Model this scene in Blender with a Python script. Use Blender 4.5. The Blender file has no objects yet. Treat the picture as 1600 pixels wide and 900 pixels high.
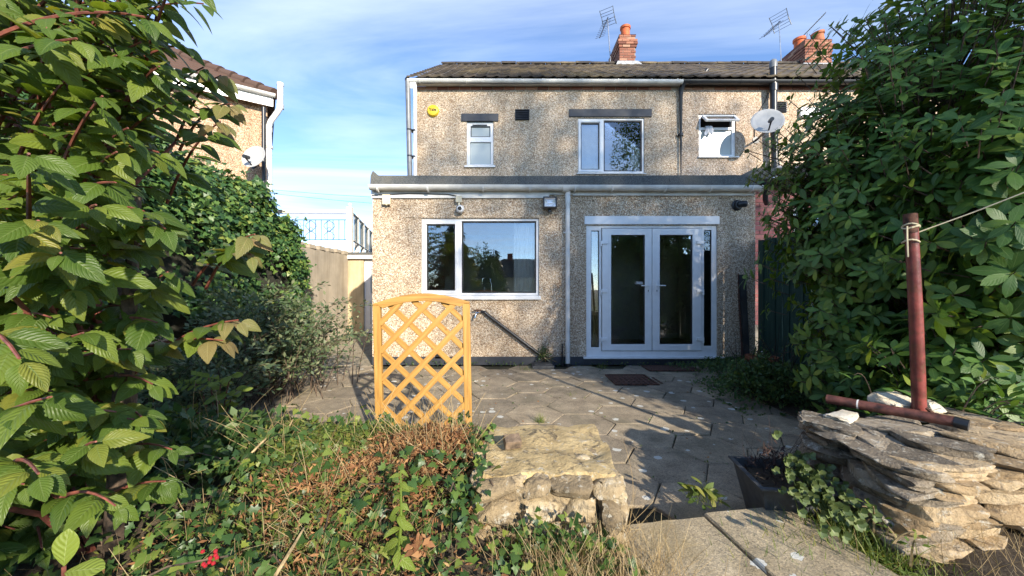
import bpy, bmesh, math, random
import numpy as np
from mathutils import Vector, Matrix, noise
R = math.radians
random.seed(7); rng = np.random.default_rng(7)
sc = bpy.context.scene
col = sc.collection

# ---------------------------------------------------------------- camera, sky, sun, exposure
CY, CH, F = -5.95, 1.24, 577.0           # camera y, height above patio, focal length in photo pixels
cam = bpy.data.cameras.new('camera'); cam.lens = 36 * F / 1600; cam.sensor_width = 36
cam.clip_start = 0.05; cam.clip_end = 1000
camo = bpy.data.objects.new('camera', cam); col.objects.link(camo)
camo.location = (0, CY, CH); camo.rotation_euler = (R(90), 0, 0); sc.camera = camo

SUN = Vector((0.52, -1.0, 0.468)).normalized()      # direction towards the sun
sun = bpy.data.lights.new('sun', 'SUN'); sun.energy = 3.7; sun.angle = R(0.8); sun.color = (1, 0.90, 0.75)
suno = bpy.data.objects.new('sun', sun); col.objects.link(suno)
suno.rotation_euler = SUN.to_track_quat('Z', 'Y').to_euler(); suno.location = SUN * 30

w = bpy.data.worlds.new('World'); sc.world = w; w.use_nodes = True
nt = w.node_tree; nt.nodes.clear(); N = nt.nodes.new; L = nt.links.new
sky = N('ShaderNodeTexSky'); sky.sky_type = 'NISHITA'; sky.sun_disc = False
sky.sun_elevation = math.asin(SUN.z); sky.sun_rotation = math.atan2(SUN.x, SUN.y)
sky.altitude = 3000; sky.air_density = 1.0; sky.dust_density = 0.1; sky.ozone_density = 3.2
tc = N('ShaderNodeTexCoord'); sp = N('ShaderNodeSeparateXYZ'); L(tc.outputs['Generated'], sp.inputs[0])
zz = N('ShaderNodeMath'); zz.operation = 'MAXIMUM'; zz.inputs[1].default_value = 0.05; L(sp.outputs[2], zz.inputs[0])
dv = N('ShaderNodeVectorMath'); dv.operation = 'DIVIDE'; L(tc.outputs['Generated'], dv.inputs[0])
cb = N('ShaderNodeCombineXYZ'); L(zz.outputs[0], cb.inputs[0]); L(zz.outputs[0], cb.inputs[1]); cb.inputs[2].default_value = 1; L(cb.outputs[0], dv.inputs[1])
mp = N('ShaderNodeMapping'); mp.inputs['Rotation'].default_value = (0, 0, R(-32)); mp.inputs['Scale'].default_value = (0.35, 1.1, 1); L(dv.outputs[0], mp.inputs[0])
cn = N('ShaderNodeTexNoise'); cn.inputs['Scale'].default_value = 0.9; cn.inputs['Detail'].default_value = 7; cn.inputs['Roughness'].default_value = 0.55; cn.inputs['Distortion'].default_value = 0.7
L(mp.outputs[0], cn.inputs['Vector'])
cr = N('ShaderNodeValToRGB'); cr.color_ramp.elements[0].position = 0.44; cr.color_ramp.elements[0].color = (0, 0, 0, 1)
cr.color_ramp.elements[1].position = 0.78; cr.color_ramp.elements[1].color = (0.50, 0.50, 0.50, 1); L(cn.outputs['Fac'], cr.inputs[0])
mx = N('ShaderNodeMixRGB'); L(cr.outputs[0], mx.inputs[0]); L(sky.outputs[0], mx.inputs[1]); mx.inputs[2].default_value = (4.6, 5.0, 5.6, 1)
bg = N('ShaderNodeBackground'); bg.inputs[1].default_value = 0.15; L(mx.outputs[0], bg.inputs[0])
ow = N('ShaderNodeOutputWorld'); L(bg.outputs[0], ow.inputs[0])
sc.view_settings.view_transform = 'Standard'; sc.view_settings.look = 'None'
sc.view_settings.exposure = 1.3; sc.view_settings.gamma = 1.0; sc.view_settings.use_curve_mapping = False
sc.cycles.max_bounces = 7; sc.cycles.transparent_max_bounces = 12

# photo pixel (1600 wide) -> world, on a plane of known depth or height
def X(px, Y): return (px - 800) * (Y - CY) / F
def Z(py, Y): return CH + (450 - py) * (Y - CY) / F
def G(px, py, z):
    d = (CH - z) * F / (py - 450); return Vector(((px - 800) * d / F, CY + d, z))
def D(px, py, d): return Vector(((px - 800) * d / F, CY + d, CH + (450 - py) * d / F))

# ---------------------------------------------------------------- materials
class Mt:
    def __init__(s, name):
        s.m = bpy.data.materials.new(name); s.m.use_nodes = True; s.t = s.m.node_tree
        s.b = s.t.nodes['Principled BSDF']; s.out = s.t.nodes['Material Output']
    def n(s, typ, **kw):
        o = s.t.nodes.new(typ)
        for k, v in kw.items():
            if hasattr(o, k) and not k[0].isupper(): setattr(o, k, v)
            else: o.inputs[k].default_value = v
        return o
    def l(s, a, b): s.t.links.new(a, b)
    def pos(s):
        if not hasattr(s, '_p'): s._p = s.n('ShaderNodeNewGeometry').outputs['Position']
        return s._p
    def noise(s, scale, detail=4, rough=0.55, vec=None, dist=0):
        o = s.n('ShaderNodeTexNoise', Scale=scale, Detail=detail, Roughness=rough, Distortion=dist)
        s.l(vec or s.pos(), o.inputs['Vector']); return o.outputs['Fac']
    def vor(s, scale, out='Distance', feature='F1', vec=None):
        o = s.n('ShaderNodeTexVoronoi', feature=feature, Scale=scale); s.l(vec or s.pos(), o.inputs['Vector']); return o.outputs[out]
    def ramp(s, fac, stops, interp='LINEAR'):
        o = s.n('ShaderNodeValToRGB'); e = o.color_ramp.elements; o.color_ramp.interpolation = interp
        for i, (p, c) in enumerate(stops):
            x = e[i] if i < 2 else e.new(p)
            x.position = p; x.color = (*c, 1) if len(c) == 3 else c
        s.l(fac, o.inputs[0]); return o.outputs[0]
    def mix(s, fac, a, b, typ='MIX'):
        o = s.n('ShaderNodeMixRGB', blend_type=typ)
        for i, v in ((0, fac), (1, a), (2, b)):
            if isinstance(v, (int, float)): o.inputs[i].default_value = v if i == 0 else (v, v, v, 1)
            elif isinstance(v, tuple): o.inputs[i].default_value = (*v, 1)
            else: s.l(v, o.inputs[i])
        return o.outputs[0]
    def math(s, op, a, b=0.0, c=0.0):
        o = s.n('ShaderNodeMath', operation=op)
        for i, v in enumerate((a, b, c)):
            if isinstance(v, (int, float)): o.inputs[i].default_value = v
            else: s.l(v, o.inputs[i])
        return o.outputs[0]
    def bump(s, h, strength=0.5, dist=0.01):
        o = s.n('ShaderNodeBump', Strength=strength, Distance=dist); s.l(h, o.inputs['Height']); s.l(o.outputs[0], s.b.inputs['Normal']); return o
    def col(s, c):
        if isinstance(c, tuple): s.b.inputs['Base Color'].default_value = (*c, 1)
        else: s.l(c, s.b.inputs['Base Color'])
        return s
    def set(s, **kw):
        for k, v in kw.items(): s.b.inputs[k.replace('_', ' ')].default_value = v
        return s
M = {}
def simple(name, c, rough=0.5, metal=0, var=0.12, bscale=0, scale=9):
    m = Mt(name); n = m.noise(scale, 5)
    d = tuple(v * (1 - var * 2.2) for v in c); u = tuple(min(1, v * (1 + var)) for v in c)
    m.col(m.ramp(n, [(0.3, d), (0.7, u)])); m.set(Roughness=rough, Metallic=metal)
    if bscale: m.bump(m.noise(bscale, 3), 0.35, 0.004)
    M[name] = m.m; return m
simple('upvc', (0.80, 0.80, 0.79), 0.28, var=0.03)
simple('upvc_old', (0.70, 0.69, 0.65), 0.4, var=0.10, scale=5)
simple('black_plastic', (0.022, 0.024, 0.028), 0.35, var=0.2)
simple('slate_paint', (0.035, 0.04, 0.05), 0.55, var=0.15, bscale=60)
simple('gasket', (0.012, 0.012, 0.013), 0.5)
simple('grey_pipe', (0.17, 0.18, 0.19), 0.4, var=0.1)
simple('chrome', (0.75, 0.76, 0.78), 0.12, 1, 0.02)
simple('aluminium', (0.45, 0.46, 0.47), 0.35, 1, 0.1)
simple('dish_grey', (0.42, 0.42, 0.41), 0.45, var=0.06)
simple('cable', (0.02, 0.02, 0.022), 0.5)
simple('yellow_plastic', (0.78, 0.52, 0.02), 0.35, var=0.05)
simple('cream_plastic', (0.68, 0.60, 0.42), 0.4, var=0.05)
simple('terracotta', (0.40, 0.13, 0.055), 0.75, var=0.2, bscale=40)
simple('pot_orange', (0.55, 0.12, 0.035), 0.7, var=0.2, bscale=40)
simple('lead', (0.36, 0.37, 0.38), 0.55, var=0.2)
simple('mortar', (0.36, 0.31, 0.25), 0.95, var=0.2, bscale=70)
_m = simple('red_paint', (0.20, 0.045, 0.035), 0.38, var=0.28, bscale=50, scale=14)
_m.col(_m.mix(_m.ramp(_m.noise(19, 8, 0.7, dist=0.8), [(0.50, (0, 0, 0)), (0.62, (0.85, 0.85, 0.85))]), _m.b.inputs['Base Color'].links[0].from_socket, (0.11, 0.045, 0.022)))
simple('red_brown', (0.13, 0.045, 0.032), 0.6, var=0.4, bscale=70, scale=22)
simple('rust', (0.10, 0.04, 0.022), 0.85, var=0.45, bscale=90, scale=40)
simple('straw', (0.42, 0.31, 0.16), 0.8, var=0.35, scale=30)
simple('bark', (0.11, 0.075, 0.05), 0.9, var=0.4, bscale=60, scale=30)
simple('red_twig', (0.24, 0.075, 0.05), 0.6, var=0.3, scale=30)
simple('filler_dark', (0.03, 0.03, 0.02), 0.95, var=0.3, scale=30)  # near-black colour of the filler shell inside the hedge
simple('curtain', (0.72, 0.71, 0.66), 0.9, var=0.05)
simple('blind', (0.62, 0.52, 0.25), 0.8, var=0.06)
simple('white_cloth', (0.7, 0.7, 0.72), 0.9, var=0.1)
simple('beige_paint', (0.78, 0.70, 0.54), 0.8, var=0.04)
simple('grey_room', (0.55, 0.55, 0.52), 0.8, var=0.05)
simple('floor_wood', (0.38, 0.23, 0.12), 0.4, var=0.2)
simple('worktop', (0.45, 0.40, 0.33), 0.4)
simple('pale_bottle', (0.55, 0.60, 0.58), 0.2)
simple('planter_plastic', (0.05, 0.055, 0.06), 0.55, var=0.25, scale=20)
simple('string', (0.55, 0.48, 0.32), 0.9)
simple('timber_offcut', (0.20, 0.14, 0.09), 0.85, var=0.35, bscale=60, scale=25)
simple('ironwork', (0.03, 0.06, 0.08), 0.5)
simple('lamp_reflector', (0.85, 0.86, 0.86), 0.15, 0.6, 0.03)
simple('red_berry', (0.35, 0.02, 0.03), 0.3)
simple('light_paint', (0.74, 0.71, 0.64), 0.6, var=0.08)

def pebble(name, tint, dark):
    m = Mt(name)
    v = m.n('ShaderNodeTexVoronoi', Scale=78.0); m.l(m.pos(), v.inputs['Vector'])
    sep = m.n('ShaderNodeSeparateColor'); m.l(v.outputs['Color'], sep.inputs[0])
    T = lambda c: tuple(a * b for a, b in zip(c, tint))
    c = m.ramp(sep.outputs[0], [(0.0, T((0.17, 0.115, 0.08))), (0.2, T((0.40, 0.29, 0.20))), (0.5, T((0.62, 0.51, 0.38))), (0.75, T((0.78, 0.69, 0.56))), (1.0, T((0.90, 0.86, 0.78)))])
    sep2 = m.vor(52, 'Color'); s2 = m.n('ShaderNodeSeparateColor'); m.l(sep2, s2.inputs[0])
    c = m.mix(m.math('MULTIPLY', m.math('GREATER_THAN', s2.outputs[1], 0.80), 0.30), c, T((0.30, 0.21, 0.14)))
    mort = m.math('GREATER_THAN', v.outputs['Distance'], 0.62)
    c = m.mix(m.math('MULTIPLY', mort, 0.6), c, T((0.34, 0.28, 0.21)))
    big = m.ramp(m.noise(1.3, 6, 0.6), [(0.3, (dark, dark * 0.97, dark * 0.93)), (0.6, (1, 1, 1))])
    c = m.mix(1.0, c, big, 'MULTIPLY')
    # rain streaks of dirt
    mpn = m.n('ShaderNodeMapping'); mpn.inputs['Scale'].default_value = (5, 5, 0.45); m.l(m.pos(), mpn.inputs[0])
    st = m.ramp(m.noise(1.0, 5, 0.6, vec=mpn.outputs[0]), [(0.30, (0.80, 0.77, 0.73)), (0.52, (1, 1, 1))])
    c = m.mix(1.0, c, st, 'MULTIPLY')
    m.col(c); m.set(Roughness=0.9); m.bump(m.math('SUBTRACT', 1.0, v.outputs['Distance']), 0.9, 0.012); M[name] = m.m
pebble('pebbledash', (1.04, 0.985, 0.91), 0.86)
pebble('pebbledash_pink', (1.04, 0.96, 0.90), 0.86)
pebble('pebbledash_warm', (1.0, 0.80, 0.66), 0.85)
def render_wall(name, c):
    m = Mt(name); a = m.ramp(m.noise(2.2, 7, 0.6), [(0.3, tuple(v * 0.72 for v in c)), (0.65, c)])
    mpn = m.n('ShaderNodeMapping'); mpn.inputs['Scale'].default_value = (7, 7, 0.5); m.l(m.pos(), mpn.inputs[0])
    a = m.mix(1.0, a, m.ramp(m.noise(1, 5, 0.6, vec=mpn.outputs[0]), [(0.3, (0.75, 0.73, 0.7)), (0.55, (1, 1, 1))]), 'MULTIPLY')
    m.col(a).set(Roughness=0.92); m.bump(m.noise(60, 4), 0.4, 0.01); M[name] = m.m
render_wall('render_cream', (0.62, 0.50, 0.31)); render_wall('render_grey', (0.50, 0.43, 0.33))
def brickmat(name, stops, soot=0.4):
    m = Mt(name); r = m.n('ShaderNodeObjectInfo').outputs['Random']
    c = m.ramp(r, stops); c = m.mix(m.math('MULTIPLY', m.noise(30, 5), soot), c, (0.08, 0.05, 0.04))
    m.col(c).set(Roughness=0.9); m.bump(m.noise(120, 4), 0.5, 0.004); M[name] = m.m
brickmat('brick_red', [(0, (0.16, 0.055, 0.035)), (0.4, (0.28, 0.105, 0.065)), (0.75, (0.38, 0.165, 0.10)), (1, (0.45, 0.27, 0.18))])
brickmat('brick_pink', [(0, (0.40, 0.13, 0.12)), (0.5, (0.46, 0.17, 0.16)), (1, (0.52, 0.22, 0.19))], 0.15)
# roof tiles: weathered concrete with moss
m = Mt('roof_tile'); r = m.n('ShaderNodeAttribute', attribute_name='rnd').outputs['Fac']
c = m.ramp(r, [(0, (0.042, 0.036, 0.032)), (0.5, (0.075, 0.062, 0.052)), (1, (0.125, 0.10, 0.078))])
c = m.mix(m.ramp(m.noise(1.1, 6, 0.65), [(0.48, (0, 0, 0)), (0.66, (0.75, 0.75, 0.75))]), c, (0.20, 0.155, 0.085))
m.col(c).set(Roughness=0.95); m.bump(m.noise(80, 4), 0.5, 0.006); M['roof_tile'] = m.m
m = Mt('roof_tile_red'); r = m.n('ShaderNodeAttribute', attribute_name='rnd').outputs['Fac']
c = m.ramp(r, [(0, (0.09, 0.045, 0.032)), (1, (0.18, 0.10, 0.065))]); c = m.mix(m.math('MULTIPLY', m.noise(4, 6), 0.7), c, (0.10, 0.07, 0.05))
m.col(c).set(Roughness=0.95); M['roof_tile_red'] = m.m
# mineral felt
m = Mt('roof_felt'); v = m.vor(140, 'Color'); s = m.n('ShaderNodeSeparateColor'); m.l(v, s.inputs[0])
c = m.ramp(s.outputs[0], [(0, (0.045, 0.05, 0.05)), (1, (0.15, 0.155, 0.15))])
c = m.mix(m.ramp(m.noise(2.5, 6, 0.6), [(0.45, (0, 0, 0)), (0.75, (0.6, 0.6, 0.6))]), c, (0.17, 0.15, 0.11))
m.col(c).set(Roughness=0.95); m.bump(m.noise(90, 4), 0.5, 0.006); M['roof_felt'] = m.m
# glass
def glass(name, tint, ior):
    m = Mt(name); m.t.nodes.remove(m.b)
    fr = m.n('ShaderNodeFresnel', IOR=ior); tr = m.n('ShaderNodeBsdfTransparent'); tr.inputs[0].default_value = (*tint, 1)
    gl = m.n('ShaderNodeBsdfGlossy', Roughness=0.0); gl.inputs[0].default_value = (1, 1, 1, 1)
    no = m.noise(1.6, 2); bp = m.n('ShaderNodeBump', Strength=0.02, Distance=0.02); m.l(no, bp.inputs['Height']); m.l(bp.outputs[0], gl.inputs['Normal'])
    mx = m.n('ShaderNodeMixShader'); m.l(fr.outputs[0], mx.inputs[0]); m.l(tr.outputs[0], mx.inputs[1]); m.l(gl.outputs[0], mx.inputs[2])
    m.l(mx.outputs[0], m.out.inputs[0]); M[name] = m.m
glass('glass', (0.96, 0.96, 0.95), 2.2)
m = Mt('frosted_glass'); m.col((0.46, 0.50, 0.48)).set(Roughness=0.22); m.bump(m.noise(40, 3), 0.15, 0.004); M['frosted_glass'] = m.m
# concrete paving
def paving(name, lo, hi, lichen, moss):
    m = Mt(name); r = m.n('ShaderNodeObjectInfo').outputs['Random']
    c = m.ramp(m.noise(5, 8, 0.65), [(0.3, lo), (0.7, hi)])
    c = m.mix(1.0, c, m.ramp(r, [(0, (0.76, 0.75, 0.74)), (1, (1.14, 1.11, 1.06))]), 'MULTIPLY')
    g = m.vor(170, 'Color'); gs = m.n('ShaderNodeSeparateColor'); m.l(g, gs.inputs[0])
    c = m.mix(1.0, c, m.ramp(gs.outputs[0], [(0, (0.66, 0.66, 0.66)), (1, (1.25, 1.22, 1.15))]), 'MULTIPLY')
    c = m.mix(m.ramp(m.noise(2.1, 7, 0.7), [(0.50, (0, 0, 0)), (0.70, (0.8, 0.8, 0.8))]), c, moss)
    wv = m.n('ShaderNodeVectorMath', operation='ADD'); m.l(m.pos(), wv.inputs[0])
    wn = m.n('ShaderNodeTexNoise', Scale=38.0, Detail=3.0); m.l(m.pos(), wn.inputs['Vector'])
    ws = m.n('ShaderNodeVectorMath', operation='SCALE'); ws.inputs['Scale'].default_value = 0.035; m.l(wn.outputs['Color'], ws.inputs[0]); m.l(ws.outputs[0], wv.inputs[1])
    vd = m.n('ShaderNodeTexVoronoi', Scale=11.0, Randomness=1.0); m.l(wv.outputs[0], vd.inputs['Vector'])
    vs = m.n('ShaderNodeSeparateColor'); m.l(vd.outputs['Color'], vs.inputs[0])
    rad = m.math('MULTIPLY', m.math('MAXIMUM', m.math('SUBTRACT', vs.outputs[0], 1 - lichen), 0.0), 0.42 / max(lichen, .01))
    spot = m.math('LESS_THAN', vd.outputs['Distance'], rad)
    c = m.mix(m.math('MULTIPLY', spot, 0.85), c, (0.60, 0.60, 0.54))
    dk = m.vor(17, 'Distance'); c = m.mix(m.math('MULTIPLY', m.math('LESS_THAN', dk, 0.10), 0.5), c, (0.03, 0.028, 0.022))
    m.col(c).set(Roughness=0.93); m.bump(m.math('ADD', m.noise(75, 6, 0.7), m.math('MULTIPLY', gs.outputs[0], 0.4)), 0.55, 0.008); M[name] = m.m
paving('slab', (0.205, 0.17, 0.125), (0.43, 0.365, 0.27), 0.19, (0.125, 0.112, 0.07))
paving('step_concrete', (0.32, 0.26, 0.165), (0.58, 0.49, 0.34), 0.26, (0.27, 0.205, 0.095))
paving('path_concrete', (0.30, 0.26, 0.19), (0.50, 0.44, 0.33), 0.12, (0.13, 0.12, 0.07))
def soil(name, a, b, cc):
    m = Mt(name); c = m.ramp(m.noise(9, 8, 0.7), [(0.3, a), (0.55, b), (0.8, cc)])
    m.col(c).set(Roughness=1.0); m.bump(m.noise(35, 7, 0.7), 0.9, 0.03); M[name] = m.m
soil('soil', (0.035, 0.025, 0.016), (0.085, 0.062, 0.038), (0.15, 0.115, 0.065))
soil('joint_soil', (0.022, 0.02, 0.011), (0.045, 0.042, 0.020), (0.06, 0.07, 0.024))
soil('lawn', (0.03, 0.045, 0.012), (0.055, 0.08, 0.02), (0.12, 0.11, 0.045))
# stones
def stone(name, stops, lich, crack=0.6, blotch=(0.045, 0.04, 0.034)):
    m = Mt(name); r = m.n('ShaderNodeObjectInfo').outputs['Random']
    c = m.ramp(m.math('ADD', m.math('MULTIPLY', m.noise(7, 8, 0.65), 0.75), m.math('MULTIPLY', r, 0.3)), stops)
    c = m.mix(m.ramp(m.noise(16, 7, 0.7, dist=0.6), [(0.53, (0, 0, 0)), (0.66, (0.85, 0.85, 0.85))]), c, blotch)
    c = m.mix(m.ramp(m.noise(27, 6, 0.7), [(0.62 - lich * 0.08, (0, 0, 0)), (0.68, (0.9, 0.9, 0.9))]), c, (0.55, 0.52, 0.43))
    m.col(c).set(Roughness=0.95)
    m.bump(m.math('ADD', m.noise(22, 8, 0.72), m.math('MULTIPLY', m.noise(110, 4), 0.3)), crack, 0.035); M[name] = m.m
stone('rubble', [(0.28, (0.15, 0.115, 0.07)), (0.5, (0.36, 0.27, 0.155)), (0.72, (0.54, 0.44, 0.28))], 0.9, 0.8)
stone('cap_mortar', [(0.28, (0.15, 0.11, 0.06)), (0.45, (0.40, 0.29, 0.135)), (0.7, (0.60, 0.46, 0.235))], 0.6, 0.7)
stone('slate_stone', [(0.28, (0.085, 0.07, 0.05)), (0.5, (0.21, 0.17, 0.12)), (0.75, (0.38, 0.31, 0.22))], 1.0, 0.8)
stone('sand_stone', [(0.25, (0.22, 0.15, 0.075)), (0.5, (0.42, 0.30, 0.165)), (0.75, (0.58, 0.45, 0.28))], 0.8, 0.8, (0.10, 0.075, 0.05))
stone('pale_rock', [(0.25, (0.38, 0.30, 0.17)), (0.5, (0.62, 0.54, 0.40)), (0.75, (0.74, 0.69, 0.58))], 0.6, 0.7, (0.2, 0.15, 0.08))
# trellis pine: grain along the long axis of the batten comes from stretched object coords
m = Mt('treated_pine'); t = m.n('ShaderNodeTexCoord').outputs['Object']
mpn = m.n('ShaderNodeMapping'); mpn.inputs['Scale'].default_value = (3, 60, 60); m.l(t, mpn.inputs[0])
c = m.ramp(m.noise(1.0, 6, 0.6, vec=mpn.outputs[0], dist=0.4), [(0.25, (0.24, 0.11, 0.022)), (0.5, (0.42, 0.225, 0.05)), (0.75, (0.52, 0.32, 0.095))])
kn = m.ramp(m.vor(7, 'Distance'), [(0.04, (1, 1, 1)), (0.10, (0, 0, 0))]); c = m.mix(m.math('MULTIPLY', kn, 0.6), c, (0.22, 0.09, 0.02))
m.col(c).set(Roughness=0.6); m.bump(m.noise(1, 6, 0.6, vec=mpn.outputs[0]), 0.25, 0.002); M['treated_pine'] = m.m
m = Mt('green_fence'); mpn = m.n('ShaderNodeMapping'); mpn.inputs['Scale'].default_value = (30, 30, 2); m.l(m.pos(), mpn.inputs[0])
c = m.ramp(m.noise(1, 6, 0.6, vec=mpn.outputs[0]), [(0.3, (0.010, 0.030, 0.020)), (0.7, (0.028, 0.068, 0.046))])
m.col(c).set(Roughness=0.75); m.bump(m.noise(1, 6, 0.6, vec=mpn.outputs[0]), 0.5, 0.004); M['green_fence'] = m.m
# leaves
def leafmat(name, stops, trans=0.3, rough=0.45, veins=0.0, vfreq=60, pale=(0.3, 0.4, 0.1), tmul=1.5):
    m = Mt(name); at = m.n('ShaderNodeAttribute', attribute_name='rnd').outputs['Fac']
    r = m.math('FRACT', m.math('ADD', at, m.n('ShaderNodeObjectInfo').outputs['Random']))
    c = m.ramp(r, stops); c = m.mix(m.math('MULTIPLY', m.noise(45, 4), 0.35), c, tuple(v * 0.6 for v in stops[0][1]))
    if veins:
        uv = m.n('ShaderNodeSeparateXYZ'); m.l(m.n('ShaderNodeUVMap').outputs[0], uv.inputs[0])
        a = m.math('ABSOLUTE', m.math('SUBTRACT', uv.outputs[0], 0.5))
        side = m.math('SINE', m.math('MULTIPLY', m.math('SUBTRACT', uv.outputs[1], m.math('MULTIPLY', a, 0.62)), vfreq))
        mid = m.math('LESS_THAN', a, 0.022)
        c = m.mix(m.math('MAXIMUM', m.math('MULTIPLY', mid, 0.7), m.math('MULTIPLY', m.math('GREATER_THAN', side, 0.93), 0.35 * veins)), c, pale)
        m.bump(m.math('SUBTRACT', m.math('MULTIPLY', side, -0.5), mid), 0.38 * veins, 0.004)
    if veins:
        c = m.mix(m.ramp(m.noise(70, 6, 0.7), [(0.66, (0, 0, 0)), (0.74, (0.7, 0.7, 0.7))]), c, (0.16, 0.10, 0.03))
        c = m.mix(m.ramp(m.noise(14, 3), [(0.35, (0, 0, 0)), (0.75, (0.45, 0.45, 0.45))]), c, tuple(v * 0.55 for v in stops[1][1]))
    m.col(c); m.set(Roughness=rough, Specular_IOR_Level=0.32)
    tl = m.n('ShaderNodeBsdfTranslucent'); m.l(m.mix(1.0, c, (tmul * 1.25, tmul * 1.15, tmul * 0.4), 'MULTIPLY'), tl.inputs[0])
    mx = m.n('ShaderNodeMixShader'); mx.inputs[0].default_value = trans
    m.l(m.b.outputs[0], mx.inputs[1]); m.l(tl.outputs[0], mx.inputs[2]); m.l(mx.outputs[0], m.out.inputs[0]); M[name] = m.m
leafmat('viburnum_leaf', [(0, (0.059, 0.111, 0.016)), (0.5, (0.111, 0.175, 0.024)), (0.85, (0.178, 0.234, 0.032)), (1, (0.297, 0.259, 0.046))], 0.33, 0.42, 1.0, 58, (0.17, 0.23, 0.07))
leafmat('viburnum_young', [(0, (0.20, 0.20, 0.06)), (0.5, (0.28, 0.19, 0.09)), (1, (0.17, 0.22, 0.06))], 0.35, 0.42, 1.0, 58, (0.33, 0.28, 0.12))
leafmat('laurel_leaf', [(0, (0.052, 0.121, 0.027)), (0.5, (0.100, 0.199, 0.043)), (0.88, (0.162, 0.273, 0.046)), (1, (0.325, 0.385, 0.053))], 0.26, 0.42, 0.35, 44, (0.18, 0.26, 0.09))
leafmat('ivy_leaf', [(0, (0.026, 0.061, 0.019)), (0.45, (0.058, 0.116, 0.030)), (0.8, (0.116, 0.182, 0.037)), (1, (0.232, 0.264, 0.052))], 0.22, 0.38)
leafmat('hedge_leaf', [(0, (0.032, 0.080, 0.029)), (0.5, (0.072, 0.152, 0.042)), (0.85, (0.160, 0.256, 0.056)), (1, (0.288, 0.336, 0.080))], 0.22, 0.40)
leafmat('cotoneaster_leaf', [(0, (0.061, 0.101, 0.047)), (0.6, (0.128, 0.169, 0.081)), (1, (0.270, 0.270, 0.149))], 0.2, 0.5)
leafmat('geranium_leaf', [(0, (0.07, 0.12, 0.025)), (0.6, (0.14, 0.19, 0.04)), (1, (0.26, 0.25, 0.06))], 0.35, 0.55)
leafmat('dry_leaf', [(0, (0.149, 0.063, 0.029)), (0.5, (0.310, 0.144, 0.063)), (0.85, (0.460, 0.253, 0.109)), (1, (0.517, 0.345, 0.149))], 0.25, 0.8, tmul=1.0)
leafmat('lime_leaf', [(0, (0.16, 0.24, 0.035)), (1, (0.27, 0.34, 0.06))], 0.4, 0.42, 0.8, 40, (0.35, 0.42, 0.15))
leafmat('grass_blade', [(0, (0.07, 0.12, 0.02)), (0.6, (0.13, 0.19, 0.035)), (1, (0.30, 0.28, 0.09))], 0.35, 0.5)
leafmat('straw_blade', [(0, (0.26, 0.18, 0.085)), (0.6, (0.42, 0.31, 0.16)), (1, (0.56, 0.45, 0.26))], 0.25, 0.8, tmul=1.0)
leafmat('weed_leaf', [(0, (0.035, 0.077, 0.025)), (0.6, (0.070, 0.133, 0.036)), (1, (0.140, 0.182, 0.049))], 0.25, 0.5)
leafmat('succulent_leaf', [(0, (0.06, 0.095, 0.03)), (1, (0.17, 0.21, 0.075))], 0.15, 0.4)
leafmat('conifer_leaf', [(0, (0.012, 0.028, 0.012)), (1, (0.035, 0.062, 0.022))], 0.1, 0.6)
leafmat('dark_dry', [(0, (0.018, 0.011, 0.010)), (1, (0.054, 0.030, 0.024))], 0.1, 0.8, tmul=1.0)

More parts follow.
